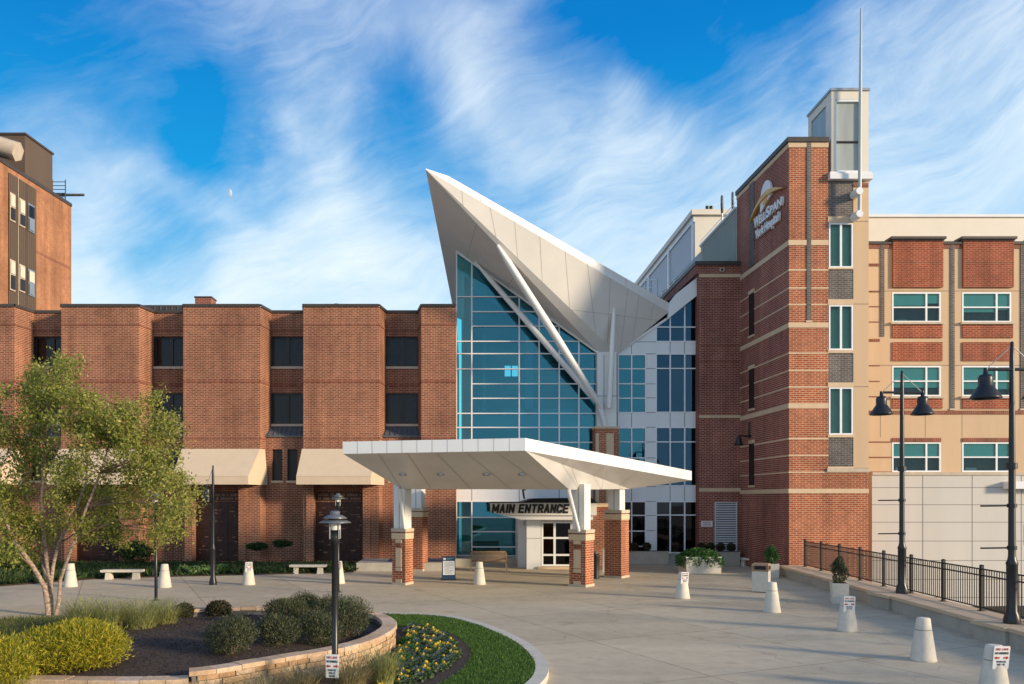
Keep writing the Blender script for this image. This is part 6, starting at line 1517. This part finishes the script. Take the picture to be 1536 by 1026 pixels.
grad = ramp(ns, ls, z, [(.0, (1.5, 3.5, 4.5)), (.17, (.5, 2.75, 4.4)), (.32, (.03, 1.85, 4.0)), (.5, (.0, 1.05, 3.1)), (.8, (.0, .6, 2.3))])
blue = mixc(ns, ls, .97, sky.outputs[0], grad)
wn = ns.new('ShaderNodeTexNoise'); wn.inputs['Scale'].default_value = 3.5; wn.inputs['Detail'].default_value = 3; ls.new(cmb.outputs[0], wn.inputs[0])
wv = ns.new('ShaderNodeVectorMath'); wv.operation = 'MULTIPLY_ADD'; wv.inputs[1].default_value = (.16, .16, 0); ls.new(wn.outputs['Color'], wv.inputs[0]); ls.new(cmb.outputs[0], wv.inputs[2])
def layer(rot, scl, sc, det, rough, dist, lo, hi, loc=(0, 0, 0)):
    mp = ns.new('ShaderNodeMapping'); mp.vector_type = 'TEXTURE'; mp.inputs['Rotation'].default_value = (0, 0, rot); mp.inputs['Scale'].default_value = scl; mp.inputs['Location'].default_value = loc; ls.new(wv.outputs[0], mp.inputs[0])
    return ramp(ns, ls, noise(ns, ls, mp.outputs[0], sc, det, rough, dist), [(lo, 0.0), (hi, 1.0)])
base = layer(.30, (1.7, 1, 1), 4.2, 7, .55, .3, .36, .70, (.3, .2, 0))
wisp = layer(.42, (4.2, 1, 1), 9.0, 9, .66, .5, .38, .74, (.1, .9, 0))
fine = layer(.25, (3.0, 1, 1), 22.0, 7, .65, .3, .36, .72, (.5, .1, 0))
hor = ramp(ns, ls, z, [(.0, .70), (.16, .58), (.27, .38), (.40, .20), (.6, .10)])
cov = mathn(ns, ls, 'ADD', mathn(ns, ls, 'MULTIPLY', base, .40), mathn(ns, ls, 'MULTIPLY', wisp, .26)); cov = mathn(ns, ls, 'ADD', mathn(ns, ls, 'ADD', cov, hor), -.14)
bw = ns.new('ShaderNodeTexNoise'); bw.inputs['Scale'].default_value = 5.0; bw.inputs['Detail'].default_value = 5; ls.new(dv, bw.inputs[0])
bv = ns.new('ShaderNodeVectorMath'); bv.operation = 'MULTIPLY_ADD'; bv.inputs[1].default_value = (.18, .18, .18); ls.new(bw.outputs['Color'], bv.inputs[0]); ls.new(dv, bv.inputs[2])
bs = ns.new('ShaderNodeVectorMath'); bs.operation = 'SUBTRACT'; bs.inputs[1].default_value = (.09, .09, .09); ls.new(bv.outputs[0], bs.inputs[0]); bn = ns.new('ShaderNodeVectorMath'); bn.operation = 'NORMALIZE'; ls.new(bs.outputs[0], bn.inputs[0])
# broad cloud banks and clear patches at fixed bearings in the sky
for px, py, rad, amt in ((620, 225, 105, -.58), (335, 245, 75, -.42), (235, 405, 80, -.60), (940, 75, 120, -.52), (1130, 45, 140, -.45), (90, 60, 240, -.42), (800, 230, 70, -.25), (1400, 150, 90, -.25), (960, 210, 120, -.12), (570, 120, 170, .30), (770, 130, 120, .30), (900, 190, 130, .18), (150, 445, 170, .42), (480, 410, 170, .30), (1430, 250, 200, .42), (1010, 320, 180, .32), (1300, 90, 150, .22), (640, 330, 120, .10), (250, 180, 160, .10), (460, 330, 120, .25)):
    d = Vector(((px-CX)/F, 1, (CY-py)/F)).normalized(); vm = ns.new('ShaderNodeVectorMath'); vm.operation = 'DOT_PRODUCT'; vm.inputs[1].default_value = d; ls.new(bn.outputs[0], vm.inputs[0])
    mr = ns.new('ShaderNodeMapRange'); mr.interpolation_type = 'SMOOTHSTEP'; mr.inputs[1].default_value = math.cos(rad/F*1.5*d.y); mr.inputs[2].default_value = 1.0; mr.inputs[3].default_value = 0; mr.inputs[4].default_value = amt*.68; ls.new(vm.outputs['Value'], mr.inputs[0])
    cov = mathn(ns, ls, 'ADD', cov, mr.outputs[0])
back = ns.new('ShaderNodeMapRange'); back.inputs[1].default_value = .15; back.inputs[2].default_value = -.35; back.inputs[3].default_value = 0; back.inputs[4].default_value = .16; ls.new(sep.outputs[1], back.inputs[0])  # extra cloud behind the camera, added to make the ambient light less blue
cov = mathn(ns, ls, 'ADD', cov, back.outputs[0], True)
tex = mathn(ns, ls, 'ADD', mathn(ns, ls, 'MULTIPLY', mathn(ns, ls, 'ADD', wisp, fine), .30), .68)
cov = mathn(ns, ls, 'MULTIPLY', cov, tex, True)
final = mixc(ns, ls, ramp(ns, ls, cov, [(0, .0), (.15, .10), (.6, .62), (1, .93)]), blue, (4.5, 5.0, 5.25))
ls.new(final, bg.inputs[0]); bg.inputs[1].default_value = .15
S.view_settings.view_transform = 'Standard'; S.view_settings.look = 'None'; S.view_settings.exposure = .47; S.view_settings.gamma = 1
S.cycles.max_bounces = 7; S.cycles.transparent_max_bounces = 12; S.cycles.diffuse_bounces = 3; S.cycles.glossy_bounces = 3; S.cycles.caustics_reflective = False; S.cycles.caustics_refractive = False
# seams and joints belong to the surface they lie on: fold them into their part
import bmesh
for o in list(COL.objects):
    if o.parent and o.type == 'MESH' and o.parent.type == 'MESH' and o.name.split('.')[0] in ('joint', 'panel_seam') and o.data.users == 1 and o.parent.data.users == 1:
        pm = o.parent.data; cm = o.data; base = len(pm.materials)
        for mm in cm.materials: pm.materials.append(mm)
        for p in cm.polygons: p.material_index += base
        bm = bmesh.new(); bm.from_mesh(pm); bm.from_mesh(cm); bm.to_mesh(pm); bm.free(); bpy.data.objects.remove(o)
